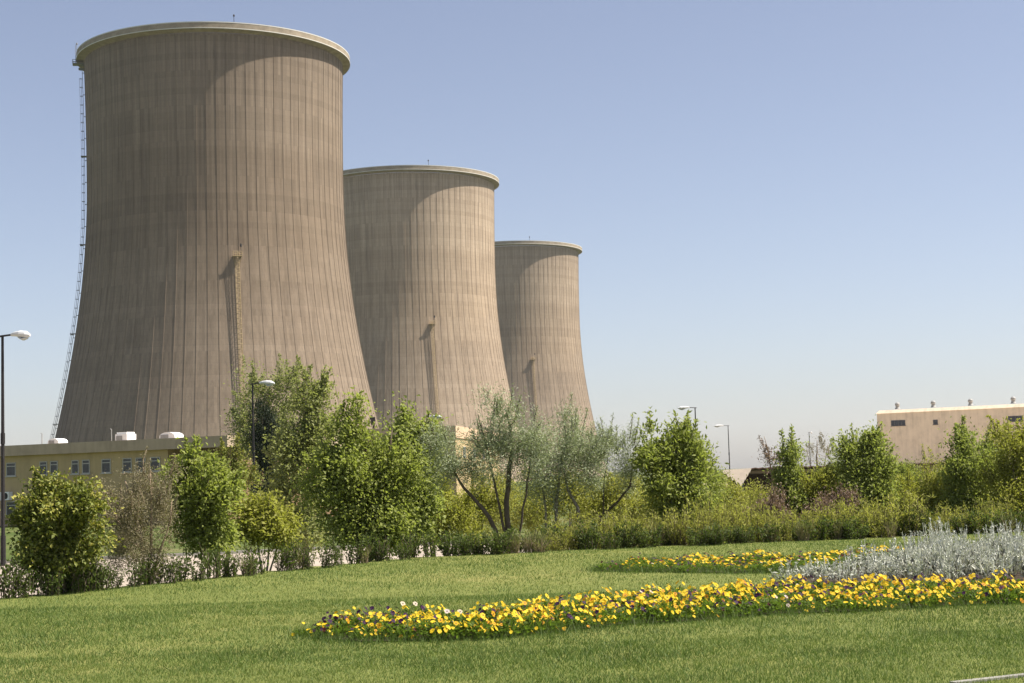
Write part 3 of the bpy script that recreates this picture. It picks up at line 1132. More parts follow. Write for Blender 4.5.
def plant(name, label, cat, px, d, blobs, leaf, L, W, nclump, per, trunks=(), bark='bark', rc=None, group=None, seed=0,
          droop=0.15, up=0.5, twig_r=0.012, base_py=None, spread_d=0.85, extra_twigs=0, stem_r=0.035, inner=0.25, wisps=0, shoots=None):
    """a woody plant. blobs: (px,py,rx_px,ry_px) volumes of the crown at distance d; trunks: polylines of (px,py,half width m)"""
    r = np.random.default_rng(1000 + seed)
    L, W, per = L * 0.74, W * 0.74, int(per * 1.45)
    if shoots is None:
        shoots = int(nclump / 13)
    s = d / F
    base = at(px, 540, d)
    bz = tz(base.x, base.y) - 0.02
    root = thing(name, label, cat, (base.x, base.y, bz), group)
    # clump centres
    vols = np.array([b[2] * b[3] * (b[2]) for b in blobs]) ** 0.8
    vols /= vols.sum()
    C, CR = [], []
    for b, v in zip(blobs, vols):
        n = max(3, int(nclump * v))
        c = at(b[0], b[1], d)
        ns = max(4, int(7 + b[2] / 3.2))
        sub = unit(r.normal(size=(ns, 3))) * r.uniform(0.25, 1.12, (ns, 1))
        sub[:, 2] = sub[:, 2] * 1.0 + 0.02
        which = r.integers(0, ns, n)
        srad = r.uniform(0.16, 0.42, ns)[which][:, None]
        dirs = unit(r.normal(size=(n, 3)))
        rad = r.uniform(inner, 1, n) ** 0.55
        lump = 1 + 0.16 * fbm_dir(dirs, seed * 7 + int(b[0]))
        q = sub[which] + dirs * (rad * lump)[:, None] * srad * np.array([0.85, 0.85, 1.25])
        dy = (b[4] if len(b) > 4 else b[2] * spread_d)
        P = np.stack([c.x + q[:, 0] * b[2] * s, c.y + q[:, 1] * dy * s, c.z + q[:, 2] * b[3] * s], 1)
        C.append(P)
        CR += list((rc if rc else 0.16 * b[2] * s) * r.uniform(0.5, 1.15, n))
    C = np.concatenate(C)
    CR = np.array(CR)
    zmin = terrain(C[:, 0], C[:, 1]) + 0.05
    C[:, 2] = np.maximum(C[:, 2], zmin + r.uniform(0, 0.15, len(C)))
    # trunk skeleton
    tb = MB()
    nodes, nrad = [], []
    for tl in trunks:
        pts = []
        rad = []
        for k, t in enumerate(tl):
            p = at(t[0], t[1], d + (t[3] if len(t) > 3 else 0.0))
            if k == 0:
                p.z = min(p.z, tz(p.x, p.y) + 0.0) - 0.05
            pts.append(p)
            rad.append(t[2] * (0.72 if name == 'olive_tree' else 1.0))
        # resample with wobble
        sp, sr = [], []
        for k in range(len(pts) - 1):
            m = max(2, int((pts[k + 1] - pts[k]).length / 0.25))
            for j in range(m):
                f = j / m
                p = pts[k].lerp(pts[k + 1], f)
                w = 0.35 * (rad[k] * (1 - f) + rad[k + 1] * f)
                if sp:
                    p = p + Vector(r.normal(size=3) * w)
                sp.append(p)
                sr.append(rad[k] * (1 - f) + rad[k + 1] * f)
        sp.append(pts[-1])
        sr.append(rad[-1])
        tb.tube(sp, sr, 8)
        nodes += sp
        nrad += sr
    if not nodes:
        # multi-stemmed from the ground
        for k in range(5):
            a = r.uniform(0, 2 * PI)
            rr = r.uniform(0.02, 0.12)
            p = Vector((base.x + rr * math.cos(a), base.y + rr * math.sin(a), bz - 0.05))
            tgt = C[r.integers(len(C))]
            q = Vector(tgt)
            q = p.lerp(q, 0.6)
            q.z = p.z + (tgt[2] - p.z) * 0.75
            sp = [p, p.lerp(q, 0.35) + Vector((0, 0, 0.06)), p.lerp(q, 0.7) + Vector(r.normal(size=3) * 0.03), q]
            sr = [stem_r, stem_r * 0.8, stem_r * 0.55, stem_r * 0.3]
            tb.tube(sp, sr, 6)
            nodes += sp[1:]
            nrad += sr[1:]
    nodes = np.array([tuple(p) for p in nodes])
    nrad = np.array(nrad)
    root0 = nodes[0]
    order = np.argsort(np.linalg.norm(C - nodes.mean(0), axis=1))
    sel = order if len(order) < 260 else order[:: max(1, len(order) // 260)]
    for ci in sel:
        t = C[ci]
        dd = np.linalg.norm(nodes - t, axis=1) + 0.35 * np.maximum(0, nodes[:, 2] - t[2])
        k = int(np.argmin(dd))
        p = Vector(nodes[k])
        q = Vector(t)
        ln = (q - p).length
        if ln < 0.03:
            continue
        r0 = min(nrad[k] * 0.6, 0.006 + twig_r * ln * 1.5)
        mid = p.lerp(q, 0.5) + Vector(r.normal(size=3) * ln * 0.08) + Vector((0, 0, ln * 0.06))
        r1 = max(0.0035, r0 * 0.45)
        tb.tube([p, mid, q], [r0, (r0 + r1) / 2, r1], 5, cap=False)
        nodes = np.vstack([nodes, [tuple(mid)], [tuple(q)]])
        nrad = np.concatenate([nrad, [(r0 + r1) / 2, r1]])
    # wisps: thin shoots with sparse leaves rising out of the crown
    WP = []
    for k in range(wisps):
        c = C[r.integers(len(C))]
        if c[2] < np.quantile(C[:, 2], 0.6):
            continue
        ln = r.uniform(0.25, 0.7) * (blobs[0][3] * s) * 0.8
        dirw = unit(np.array([[r.normal() * 0.35, r.normal() * 0.35, 1.0]]))[0]
        e = c + dirw * ln
        tb.tube([Vector(c), Vector(c + dirw * ln * 0.5 + r.normal(size=3) * 0.02), Vector(e)], [0.007, 0.005, 0.003], 4, cap=False)
        m = max(4, int(ln / (L * 0.45)))
        for f in np.linspace(0.15, 1, m):
            WP.append(c + dirw * ln * f)
    # leafy leaders that break the outline
    SP, SS = [], []
    zq = np.quantile(C[:, 2], 0.45)
    cx0 = C.mean(0)
    cand = np.where(C[:, 2] > zq)[0]
    for k in range(shoots):
        c = C[cand[r.integers(len(cand))]]
        out_ = unit((c - cx0)[None, :])[0]
        dirw = unit((np.array([0, 0, 1.0]) * r.uniform(0.5, 1.2) + out_ * r.uniform(0.2, 0.8) + r.normal(size=3) * 0.15)[None, :])[0]
        ln = r.uniform(0.35, 1.0) * np.median([b[3] for b in blobs]) * s * 0.95
        e = c + dirw * ln
        bend = r.normal(size=3) * ln * 0.06
        tb.tube([Vector(c), Vector(c + dirw * ln * 0.5 + bend), Vector(e)], [0.012, 0.008, 0.004], 4, cap=False)
        m = max(5, int(ln / (L * 0.28)))
        w0 = r.uniform(0.10, 0.2) * ln
        for f in np.linspace(0.0, 1, m):
            for _ in range(3):
                SP.append(c + dirw * ln * f + bend * (1 - abs(2 * f - 1)) + r.normal(size=3) * w0 * (1.05 - f) * 0.7)
                SS.append(r.uniform(0.2, 1))
    tb.build('trunk', M[bark], root, smooth=True)
    # leaves
    n = len(C) * per
    P = np.repeat(C, per, 0) + r.normal(size=(n, 3)) * np.repeat(CR, per)[:, None] * np.array([1, 1, 0.75])
    ct = np.repeat(r.uniform(0, 1, len(C)), per)
    if WP:
        WPa = np.repeat(np.array(WP), 3, 0)
        P = np.concatenate([P, WPa + r.normal(size=WPa.shape) * L * 0.25])
        ct = np.concatenate([ct, r.uniform(0.3, 1, len(WPa))])
        n = len(P)
    if SP:
        P = np.concatenate([P, np.array(SP)])
        ct = np.concatenate([ct, np.array(SS)])
        n = len(P)
    zt = terrain(P[:, 0], P[:, 1])
    P[:, 2] = np.maximum(P[:, 2], zt + 0.03)
    cen = C.mean(0)
    out = unit(P - cen)
    ax = unit(r.normal(size=(n, 3)) + out * 0.6 + np.array([0, 0, up - droop]))
    nr = unit(r.normal(size=(n, 3)) * 0.7 + np.array([0.25, -0.1, 0.9]))
    tint = np.clip(0.5 * ct + 0.5 * r.uniform(0, 1, n), 0, 1)
    LL = L * r.uniform(0.6, 1.25, n)
    V, Fv, tt = leaf_arrays(P, ax, nr, LL, LL * (W / L), tint)
    np_mesh('crown', V, Fv, tt, LG[leaf], root)
    return root


TREES = 'trees and bushes along the lawn edge'
# far trees beyond the paved court
plant('poplar_tree', 'tall loose grey-green poplar behind the lamp in front of the largest tower', 'tree', 268, 105,
      [(262, 424, 34, 44), (272, 395, 18, 24), (243, 440, 22, 40), (290, 400, 22, 30), (280, 450, 30, 45)], 'poplar', 0.20, 0.13, 460, 26,
      [[(265, 525, 0.18), (266, 450, 0.12), (270, 385, 0.03)]], 'greybark', rc=0.42, seed=1, group=None, wisps=25, shoots=16)
plant('cypress_tree', 'dark narrow cypress column behind the street lamp', 'tree', 267, 94.6,
      [(267, 462, 16, 44), (265, 425, 10, 24), (270, 490, 17, 32), (274, 442, 10, 28)], 'cypress', 0.16, 0.06, 520, 45,
      [[(267, 528, 0.15), (267, 430, 0.03)]], 'bark', rc=0.22, seed=2, up=1.4)
plant('bushy_tree', 'dull green bush with reddish tips in front of the building entrance', 'tree', 228, 44,
      [(226, 495, 24, 40), (215, 478, 14, 24), (238, 478, 12, 26)], 'varieg', 0.09, 0.06, 260, 26,
      [[(228, 560, 0.06), (226, 500, 0.04), (225, 470, 0.02)]], seed=3, rc=0.16, wisps=10)
# front row left
plant('variegated_shrub', 'rounded yellow-variegated shrub with large leaves at the far left', 'shrub', 58, 21.6,
      [(58, 531, 40, 44), (45, 514, 26, 30), (76, 514, 24, 30), (58, 556, 40, 26)], 'varieg', 0.08, 0.055, 560, 30,
      [], seed=4, shoots=9, rc=0.085, up=0.2, wisps=14)
plant('feathery_shrub', 'grey-brown feathery shrub beside the variegated one', 'shrub', 143, 23.0,
      [(138, 522, 44, 46), (116, 512, 26, 36), (152, 498, 26, 36), (138, 548, 38, 28)], 'grey', 0.05, 0.013, 480, 40,
      [[(146, 582, 0.03), (140, 530, 0.02), (125, 480, 0.008)], [(148, 582, 0.03), (152, 530, 0.018), (150, 470, 0.006)], [(146, 582, 0.025), (168, 530, 0.012), (172, 500, 0.006)]], 'twig', rc=0.10, seed=5, up=0.9, wisps=45)
plant('young_tree', 'leafy bright green young tree right of the grey-brown shrub', 'tree', 216, 25.0,
      [(200, 500, 30, 34), (186, 480, 20, 26), (212, 525, 26, 34), (194, 462, 11, 16), (218, 490, 16, 28), (180, 510, 17, 22)], 'bright', 0.105, 0.055, 330, 24,
      [[(219, 572, 0.035), (213, 535, 0.03), (200, 495, 0.02), (192, 460, 0.008)]], seed=6, rc=0.12, wisps=14)
plant('small_tree', 'low yellow-green multi-stemmed tree left of the big green trees', 'tree', 265, 27,
      [(264, 528, 25, 26), (252, 520, 16, 20), (276, 535, 16, 22), (264, 508, 14, 14)], 'yellow', 0.10, 0.055, 210, 22,
      [[(262, 574, 0.02), (256, 530, 0.012)], [(266, 574, 0.02), (270, 530, 0.012)], [(268, 574, 0.018), (280, 540, 0.01)]], 'greybark', seed=7, rc=0.12, wisps=6)
plant('leafy_tree', 'pale green loose tree at the left of the big green group', 'tree', 305, 40,
      [(305, 470, 28, 52), (318, 425, 18, 42), (306, 432, 15, 36), (322, 396, 8, 18), (300, 520, 26, 30)], 'poplar', 0.13, 0.07, 420, 24,
      [[(306, 560, 0.07), (307, 480, 0.05), (318, 395, 0.015)]], 'greybark', seed=8, rc=0.20, wisps=20)
plant('leafy_tree', 'big bright green maple-like tree in the centre of the green group', 'tree', 369, 30.5,
      [(362, 482, 40, 48), (352, 438, 18, 34), (392, 474, 22, 30), (338, 502, 30, 42), (394, 512, 32, 36), (357, 412, 9, 20), (326, 480, 20, 34), (366, 530, 36, 22)], 'bright', 0.10, 0.07, 640, 30,
      [[(369, 568, 0.07), (368, 520, 0.06), (366, 460, 0.04), (358, 405, 0.012)], [(368, 515, 0.045), (388, 460, 0.03), (392, 430, 0.012)], [(367, 520, 0.04), (340, 470, 0.025), (335, 450, 0.01)]], seed=9, rc=0.17, wisps=24, shoots=28)
plant('leafy_tree', 'bright green tree overlapping the silvery olive on its right', 'tree', 415, 33,
      [(412, 478, 26, 46), (405, 440, 13, 32), (426, 448, 13, 28), (418, 515, 26, 34), (405, 420, 7, 12)], 'mid', 0.12, 0.075, 430, 26,
      [[(413, 560, 0.055), (411, 490, 0.04), (404, 415, 0.012)]], seed=10, rc=0.17, wisps=18, shoots=14)
# understory
for k, (px, py, rx, ry, lf, lab) in enumerate((
        (452, 518, 26, 28, 'yellow', 'yellow-green bush below the leaning olive branch'),
        (436, 500, 18, 26, 'yellow', 'tall yellow-green bush between bright tree and olive'),
        (480, 505, 24, 30, 'weed', 'loose yellow-green bush behind the olive trunk'),
        (560, 495, 34, 28, 'weed', 'olive-green bush behind the middle silvery tree'),
        (615, 500, 28, 26, 'weed', 'olive-green bush behind the right silvery tree'),
        (668, 505, 26, 28, 'yellow', 'yellow-green bush under the compound-leaved tree'),
        (725, 524, 30, 19, 'yellow', 'broad yellow-green bush below the pale carport flap'),
        (700, 495, 24, 34, 'bright', 'green bush right of the compound-leaved tree trunk'))):
    plant('wild_bush', lab, 'bush', px, 34.5 + 0.3 * k, [(px, py, rx, ry), (px - rx * 0.4, py + ry * 0.4, rx * 0.7, ry * 0.6), (px + rx * 0.4, py - ry * 0.3, rx * 0.5, ry * 0.6)],
          lf, 0.075, 0.04, 200, 24, [], seed=20 + k, rc=0.13, wisps=8 if px < 680 else 2, up=0.8, shoots=10 if px < 680 else 3)
# silvery olives
plant('olive_tree', 'silvery olive tree with one upright and one strongly left-leaning trunk', 'tree', 508, 31.0,
      [(508, 445, 30, 32), (478, 464, 32, 22), (446, 462, 26, 24), (482, 446, 22, 10), (532, 450, 26, 36), (502, 412, 18, 20), (440, 440, 14, 18), (490, 398, 9, 10)], 'silver', 0.085, 0.019, 500, 32,
      [[(509, 540, 0.085), (507, 500, 0.07), (509, 470, 0.06), (513, 445, 0.04), (505, 405, 0.012)],
       [(504, 540, 0.07), (490, 515, 0.055), (470, 495, 0.045), (458, 480, 0.03), (445, 450, 0.012)],
       [(509, 470, 0.04), (485, 440, 0.025), (478, 415, 0.01)], [(512, 455, 0.035), (535, 430, 0.018), (545, 418, 0.008)]], 'bark', rc=0.17, seed=40, wisps=46, up=0.6)
plant('olive_tree', 'silvery olive tree in the middle, with short dark trunks', 'tree', 556, 33.0,
      [(566, 455, 34, 36), (585, 465, 26, 34), (550, 470, 26, 30), (572, 428, 16, 16)], 'silver', 0.085, 0.019, 380, 32,
      [[(555, 536, 0.06), (556, 505, 0.05), (560, 470, 0.03), (566, 430, 0.01)], [(588, 530, 0.06), (577, 507, 0.05), (568, 490, 0.035), (560, 455, 0.012)], [(546, 535, 0.04), (545, 500, 0.03), (540, 470, 0.012)]], 'greybark', rc=0.17, seed=41, wisps=36, up=0.6)
plant('olive_tree', 'thin wispy olive tree with a trunk leaning right', 'tree', 596, 33.5,
      [(618, 465, 22, 36), (632, 480, 14, 30), (600, 450, 16, 24), (625, 440, 9, 16)], 'silver', 0.08, 0.016, 190, 26,
      [[(596, 530, 0.05), (600, 517, 0.045), (617, 502, 0.035), (630, 487, 0.025), (634, 450, 0.008)], [(600, 517, 0.03), (604, 480, 0.02), (612, 435, 0.006)]], 'bark', rc=0.14, seed=42, wisps=46, up=0.9)
# right side
plant('compound_leaf_tree', 'bright green tree left of two lamps, topped by a lone tuft', 'tree', 672, 33,
      [(672, 470, 30, 32), (655, 455, 18, 24), (686, 460, 20, 28), (680, 434, 9, 12), (668, 495, 28, 26), (698, 490, 15, 22)], 'bright', 0.13, 0.055, 400, 26,
      [[(672, 545, 0.06), (672, 490, 0.045), (676, 445, 0.02), (682, 422, 0.008)], [(673, 500, 0.03), (695, 460, 0.015)]], 'greybark', seed=50, rc=0.16, wisps=14)
plant('sparse_tree', 'thin sparse sapling with a reddish bare leader right of the carport flap', 'tree', 775, 36,
      [(771, 470, 8, 22), (766, 448, 4, 10), (780, 480, 8, 20)], 'purple', 0.07, 0.03, 50, 12,
      [[(776, 540, 0.03), (774, 490, 0.022), (768, 450, 0.012), (764, 436, 0.004)], [(774, 490, 0.014), (780, 465, 0.005)]], 'twig', seed=51, rc=0.10, wisps=18)
plant('columnar_tree', 'slim upright green tree standing in front of the carport', 'tree', 792, 35,
      [(791, 485, 13, 40), (791, 452, 8, 16), (797, 505, 15, 28), (786, 510, 13, 26)], 'mid', 0.095, 0.05, 300, 24,
      [[(793, 545, 0.04), (792, 490, 0.03), (790, 445, 0.008)]], seed=52, rc=0.12, wisps=12)
plant('bare_tree', 'pale nearly leafless tree of fine twigs behind the carport', 'tree', 817, 130,
      [(817, 453, 16, 14), (808, 458, 10, 10), (826, 456, 9, 12)], 'grey', 0.16, 0.06, 130, 5,
      [[(817, 500, 0.10), (817, 462, 0.07), (817, 440, 0.02)], [(817, 470, 0.05), (806, 448, 0.015)], [(817, 468, 0.05), (828, 445, 0.015)]], 'twig', seed=53, rc=0.5, wisps=30, twig_r=0.02)
plant('compound_leaf_tree', 'dense green tree in front of the left corner of the tan hall', 'tree', 866, 35,
      [(864, 475, 26, 34), (852, 460, 12, 24), (878, 465, 14, 30), (848, 440, 6, 12), (868, 450, 8, 18), (866, 500, 26, 24)], 'mid', 0.115, 0.05, 430, 26,
      [[(866, 545, 0.05), (864, 490, 0.04), (852, 440, 0.012)], [(865, 500, 0.03), (878, 450, 0.01)]], seed=54, rc=0.14, wisps=16)
for k, (px, py, rx, ry, lf, lab) in enumerate((
        (770, 515, 20, 24, 'purple', 'purple-brown bush under the sparse sapling'),
        (832, 510, 22, 22, 'purple', 'purple-brown bush between slim tree and dense tree'),
        (745, 520, 22, 20, 'weed', 'yellow-green bush left of the purple-brown bushes'),
        (815, 495, 20, 26, 'yellow', 'yellow-green bush behind the second purple-brown bush'),
        (908, 504, 24, 28, 'yellow', 'tall yellow-green bush just right of the dense tree'),
        (938, 498, 26, 32, 'weed', 'loose olive bush under the middle of the tan hall'),
        (925, 495, 20, 20, 'mid', 'green bush rising against the tan hall wall'),
        (850, 515, 24, 22, 'weed', 'olive bush at the foot of the dense tree'),
        (890, 512, 22, 20, 'weed', 'brownish olive bush right of the dense tree foot'),
        (955, 508, 24, 22, 'yellow', 'yellow-green bush at the left foot of the rounded tree'),
        (995, 514, 24, 20, 'weed', 'olive bush between the two trees nearest the right edge'),
        (800, 520, 20, 18, 'mid', 'mid green bush at the foot of the slim upright tree'),
        (640, 512, 22, 22, 'weed', 'pale olive bush right of the wispy olive trunk'),
        (764, 510, 16, 22, 'weed', 'yellowish bush in front of the carport beside the sparse sapling'),
        (832, 485, 16, 30, 'mid', 'green bush in front of the shaded carport interior'),
        (905, 486, 12, 20, 'mid', 'slim green bush by the left part of the hall wall'),
        (945, 490, 14, 24, 'yellow', 'upright yellow-green bush under the single small hall window'),
        (1000, 465, 14, 30, 'yellow', 'upright yellow-green bush between the last two trees'),
        (729, 503, 15, 20, 'weed', 'small olive bush just below the left corner of the carport flap'),
        (1062, 500, 26, 34, 'weed', 'olive bush beyond the right edge of the view'),
        (1115, 495, 28, 38, 'yellow', 'yellow-green bush beyond the right edge of the view'),
        (1175, 500, 28, 34, 'weed', 'second olive bush beyond the right edge of the view'),
        (1240, 492, 28, 40, 'mid', 'green bush well beyond the right edge of the view'),
        (500, 508, 22, 30, 'weed', 'yellow-green bush filling the gap between the leaning and upright olive trunks'),
        (530, 510, 22, 28, 'yellow', 'yellow-green bush between the two big silvery trees'),
        (586, 512, 22, 24, 'yellow', 'yellow-green bush between the middle and the right silvery tree'),
        (887, 495, 18, 26, 'weed', 'pale yellow-green bush at the right flank of the dense tree'),
        (962, 492, 20, 26, 'weed', 'pale yellow-green bush against the left side of the rounded tree'),
        (920, 500, 22, 26, 'yellow', 'low broad yellow-green bush below the single small hall window'),
        (815, 512, 18, 20, 'weed', 'pale olive bush between slim upright tree and second purple bush'))):
    plant('wild_bush', lab, 'bush', px, 34.0 + 0.35 * k, [(px, py, rx, ry), (px - rx * 0.4, py + ry * 0.3, rx * 0.7, ry * 0.6), (px + rx * 0.4, py - ry * 0.3, rx * 0.5, ry * 0.6)],
          lf, 0.075, 0.035, 200, 24, [], seed=60 + k, rc=0.13, wisps=14, up=0.8, shoots=4 if px < 770 else 11)
plant('leafy_tree', 'rounded green tree before the tan hall, second from the right edge', 'tree', 972, 35,
      [(970, 480, 27, 34), (962, 464, 15, 16), (982, 466, 14, 16), (974, 505, 28, 26)], 'mid', 0.10, 0.05, 420, 25,
      [[(974, 545, 0.04), (972, 490, 0.03), (966, 455, 0.01)]], seed=70, rc=0.14, wisps=14)
plant('leafy_tree', 'yellowish green tree cut off by the right edge of the picture', 'tree', 1016, 34,
      [(1016, 480, 24, 40), (1010, 445, 13, 22), (1028, 450, 14, 26), (1016, 510, 26, 24), (1036, 480, 20, 34)], 'yellow', 0.095, 0.045, 430, 25,
      [[(1014, 545, 0.04), (1014, 490, 0.03), (1012, 435, 0.01)]], seed=71, rc=0.14, wisps=16)
plant('leafy_tree', 'green tree behind, between the rounded tree and the yellowish one', 'tree', 1000, 39,
      [(998, 495, 22, 34), (992, 470, 12, 22)], 'deep', 0.095, 0.05, 200, 25,
      [[(1000, 545, 0.04), (998, 490, 0.03)]], seed=72, rc=0.14, wisps=10)

# ------------------------------------------------------------------ hedge plants along the lawn edge


def copy_thing(root, loc, rz, sc, label=None):
    c = root.copy()
    link(c)
    c.location = loc
    c.rotation_euler = (0, 0, rz)
    c.scale = (sc[0], sc[1], sc[2])
    if label:
        c['label'] = label
    for ch in root.children:
        k = ch.copy()
        link(k, c)
    return c


def upright_proto(name, label, cat, group, leaf, bark, h, rad, nst, L, W, per, seed, lean=0.25, spread=1.0):
    """upright many-stemmed little shrub at the origin: stems and leaves along them"""
    r = np.random.default_rng(seed)
    t = thing(name, label, cat, (0, 0, 0), group)
    sb = MB()
    P, AX, NT = [], [], []
    for k in range(nst):
        a = r.uniform(0, 2 * PI)
        rr = rad * math.sqrt(r.uniform(0, 1)) * 0.6
        b0 = np.array([rr * math.cos(a), rr * math.sin(a), -0.03])
        hh = h * r.uniform(0.6, 1.1)
        dv = np.array([math.cos(a) * lean * rad / 0.3 + r.normal() * 0.08, math.sin(a) * lean * rad / 0.3 + r.normal() * 0.08, 1.0])
        p1 = b0 + dv * hh * 0.5
        p2 = b0 + dv * hh + np.array([r.normal() * 0.05, r.normal() * 0.05, 0])
        sb.tube([b0, p1, p2], [0.006, 0.005, 0.002], 4, cap=False)
        tn = r.uniform(0, 1)
        for f in r.uniform(0.05, 1.0, per):
            q = b0 + (p1 - b0) * min(1, f * 2) if f < 0.5 else p1 + (p2 - p1) * (f - 0.5) * 2
            P.append(q + r.normal(size=3) * 0.02 * spread)
            AX.append(r.normal(size=3) * 0.6 * spread + np.array([0, 0, 0.8]))
            NT.append(0.4 * tn + 0.6 * r.uniform())
    sb.build('stems', M[bark], t)
    P = np.array(P)
    n = len(P)
    LL = L * r.uniform(0.6, 1.2, n)
    V, Fv, tt = leaf_arrays(P, np.array(AX), unit(r.normal(size=(n, 3)) + np.array([0.2, -0.4, 0.4])), LL, LL * W / L, np.array(NT))
    np_mesh('foliage', V, Fv, tt, LG[leaf], t)
    return t


def row_points(px0, px1, n, back0, back1, seed):
    """points along the lawn edge between two pixel columns"""
    r = np.random.default_rng(seed)
    out = []
    for k in range(n):
        px = px0 + (px1 - px0) * (k + r.uniform(0.1, 0.9)) / n
        # walk the ray column out until it crosses the edge
        rr = ray(px, 545)
        lo, hi = 5.0, 60.0
        for _ in range(30):
            mid = (lo + hi) / 2
            if float(edge_sd(np.array([rr.x / rr.y * mid]), np.array([mid]))[0]) > 0:
                hi = mid
            else:
                lo = mid
        dd = hi + r.uniform(back0, back1)
        x = rr.x / rr.y * dd
        out.append((px, Vector((x, dd, tz(x, dd)))))
    return out


G1 = 'low dark hedge plants along the left lawn edge'
hp = [upright_proto('hedge_plant', 'low dark green hedge plant at the lawn edge in front of the pale paving', 'hedge plant', G1, 'hedge', 'bark', 0.44, 0.15, 15, 0.055, 0.025, 20, 300 + k, 0.25, 1.2) for k in range(4)]
first = {}
r0 = random.Random(5)


def scatter(protos, pts, smin, smax, lab=None):
    for k, (px, p) in enumerate(pts):
        pr = protos[k % len(protos)]
        s_ = r0.uniform(smin, smax)
        sc = (s_ * r0.uniform(0.85, 1.2), s_ * r0.uniform(0.85, 1.2), s_ * r0.uniform(0.8, 1.2))
        if pr.name not in first:
            first[pr.name] = 1
            pr.location = p
            pr.rotation_euler = (0, 0, r0.uniform(0, 6.28))
            pr.scale = sc
        else:
            copy_thing(pr, p, r0.uniform(0, 6.28), sc)


scatter(hp, row_points(-6, 255, 20, 0.1, 0.4, 1) + row_points(58, 100, 7, 0.2, 0.7, 2) + row_points(255, 440, 12, 0.1, 0.8, 3), 0.75, 1.1)
G2 = 'tall weedy shrubs along the right lawn edge'
wp = [upright_proto('weedy_shrub', 'upright yellow-green weedy shrub in the band along the right lawn edge', 'shrub', G2, 'weed', 'bark', 0.72, 0.32, 26, 0.085, 0.02, 30, 320 + k, 0.22, 1.0) for k in range(4)]
scatter(wp, row_points(545, 1040, 74, 0.3, 2.6, 4) + row_points(1040, 1420, 40, 0.3, 2.6, 14), 0.5, 1.2)
G3 = 'dark low shrubs at the foot of the right planting'
dp = [upright_proto('low_shrub', 'dark green low shrub at the foot of the planting on the right lawn edge', 'shrub', G3, 'hedge', 'bark', 0.42, 0.26, 24, 0.065, 0.028, 28, 340 + k, 0.3, 1.3) for k in range(4)]
scatter(dp, row_points(440, 1040, 34, 0.1, 0.9, 5) + row_points(1040, 1420, 18, 0.1, 0.9, 15), 0.7, 1.15)
G4 = 'dry straw-coloured grass clumps along the lawn edge'
gp = [upright_proto('dry_grass_clump', 'pale straw-coloured grass clump at the edge of the lawn', 'grass clump', G4, 'straw', 'twig', 0.46, 0.16, 30, 0.20, 0.008, 5, 360 + k, 0.35, 0.6) for k in range(2)]
scatter(gp, row_points(505, 550, 6, 0.05, 0.5, 6) + row_points(100, 440, 4, 0.1, 0.5, 7) + row_points(640, 1020, 8, 0.1, 0.7, 8), 0.55, 0.85)

# ------------------------------------------------------------------ flower beds


def poly_pts(pix, z):
    return np.array([tuple(on(px, py, z))[:2] for px, py in pix])


def inside(poly, x, y):
    c = np.zeros(x.shape, bool)
    n = len(poly)
    for i in range(n):
        x0, y0 = poly[i]
        x1, y1 = poly[(i + 1) % n]
        cond = ((y0 > y) != (y1 > y)) & (x < (x1 - x0) * (y - y0) / (y1 - y0 + 1e-12) + x0)
        c ^= cond
    return c


FRONT = poly_pts([(312, 636), (362, 640), (420, 639), (490, 636), (551, 631), (620, 623), (700, 619), (760, 613), (850, 610), (930, 605), (1075, 599), (1180, 595),
                  (1180, 585), (1075, 589), (960, 591), (850, 592), (760, 594), (700, 599), (640, 603), (577, 608), (540, 613), (500, 619), (440, 625), (380, 621), (335, 627)], 1.42)
BACK = poly_pts([(596, 570), (680, 571), (740, 572), (790, 571), (840, 565), (905, 556), (880, 552), (800, 558), (700, 561), (640, 563)], 1.42)
SILV = poly_pts([(776, 581), (860, 584), (960, 583), (1090, 580), (1230, 576), (1230, 545), (1090, 549), (1000, 552), (940, 556), (900, 561), (850, 568), (800, 575)], 1.42)


def bed_soil(name, poly):
    b = MB()
    b.poly([(x, y, LAWN_Z + 0.012) for x, y in poly])
    o = b.build(name, M['soil'])
    o['kind'] = 'structure'


bed_soil('front_bed_soil', FRONT)
bed_soil('back_bed_soil', BACK)
bed_soil('silver_bed_soil', SILV + np.array([[0, 0.0]]))


def poisson(poly, dist, n, seed):
    r = np.random.default_rng(seed)
    lo, hi = poly.min(0), poly.max(0)
    pts = []
    for _ in range(60000):
        q = lo + r.uniform(0, 1, 2) * (hi - lo)
        if not inside(poly, np.array([q[0]]), np.array([q[1]]))[0]:
            continue
        if pts and np.min(np.hypot(*(np.array(pts) - q).T)) < dist:
            continue
        pts.append(q)
        if len(pts) >= n:
            break
    return pts


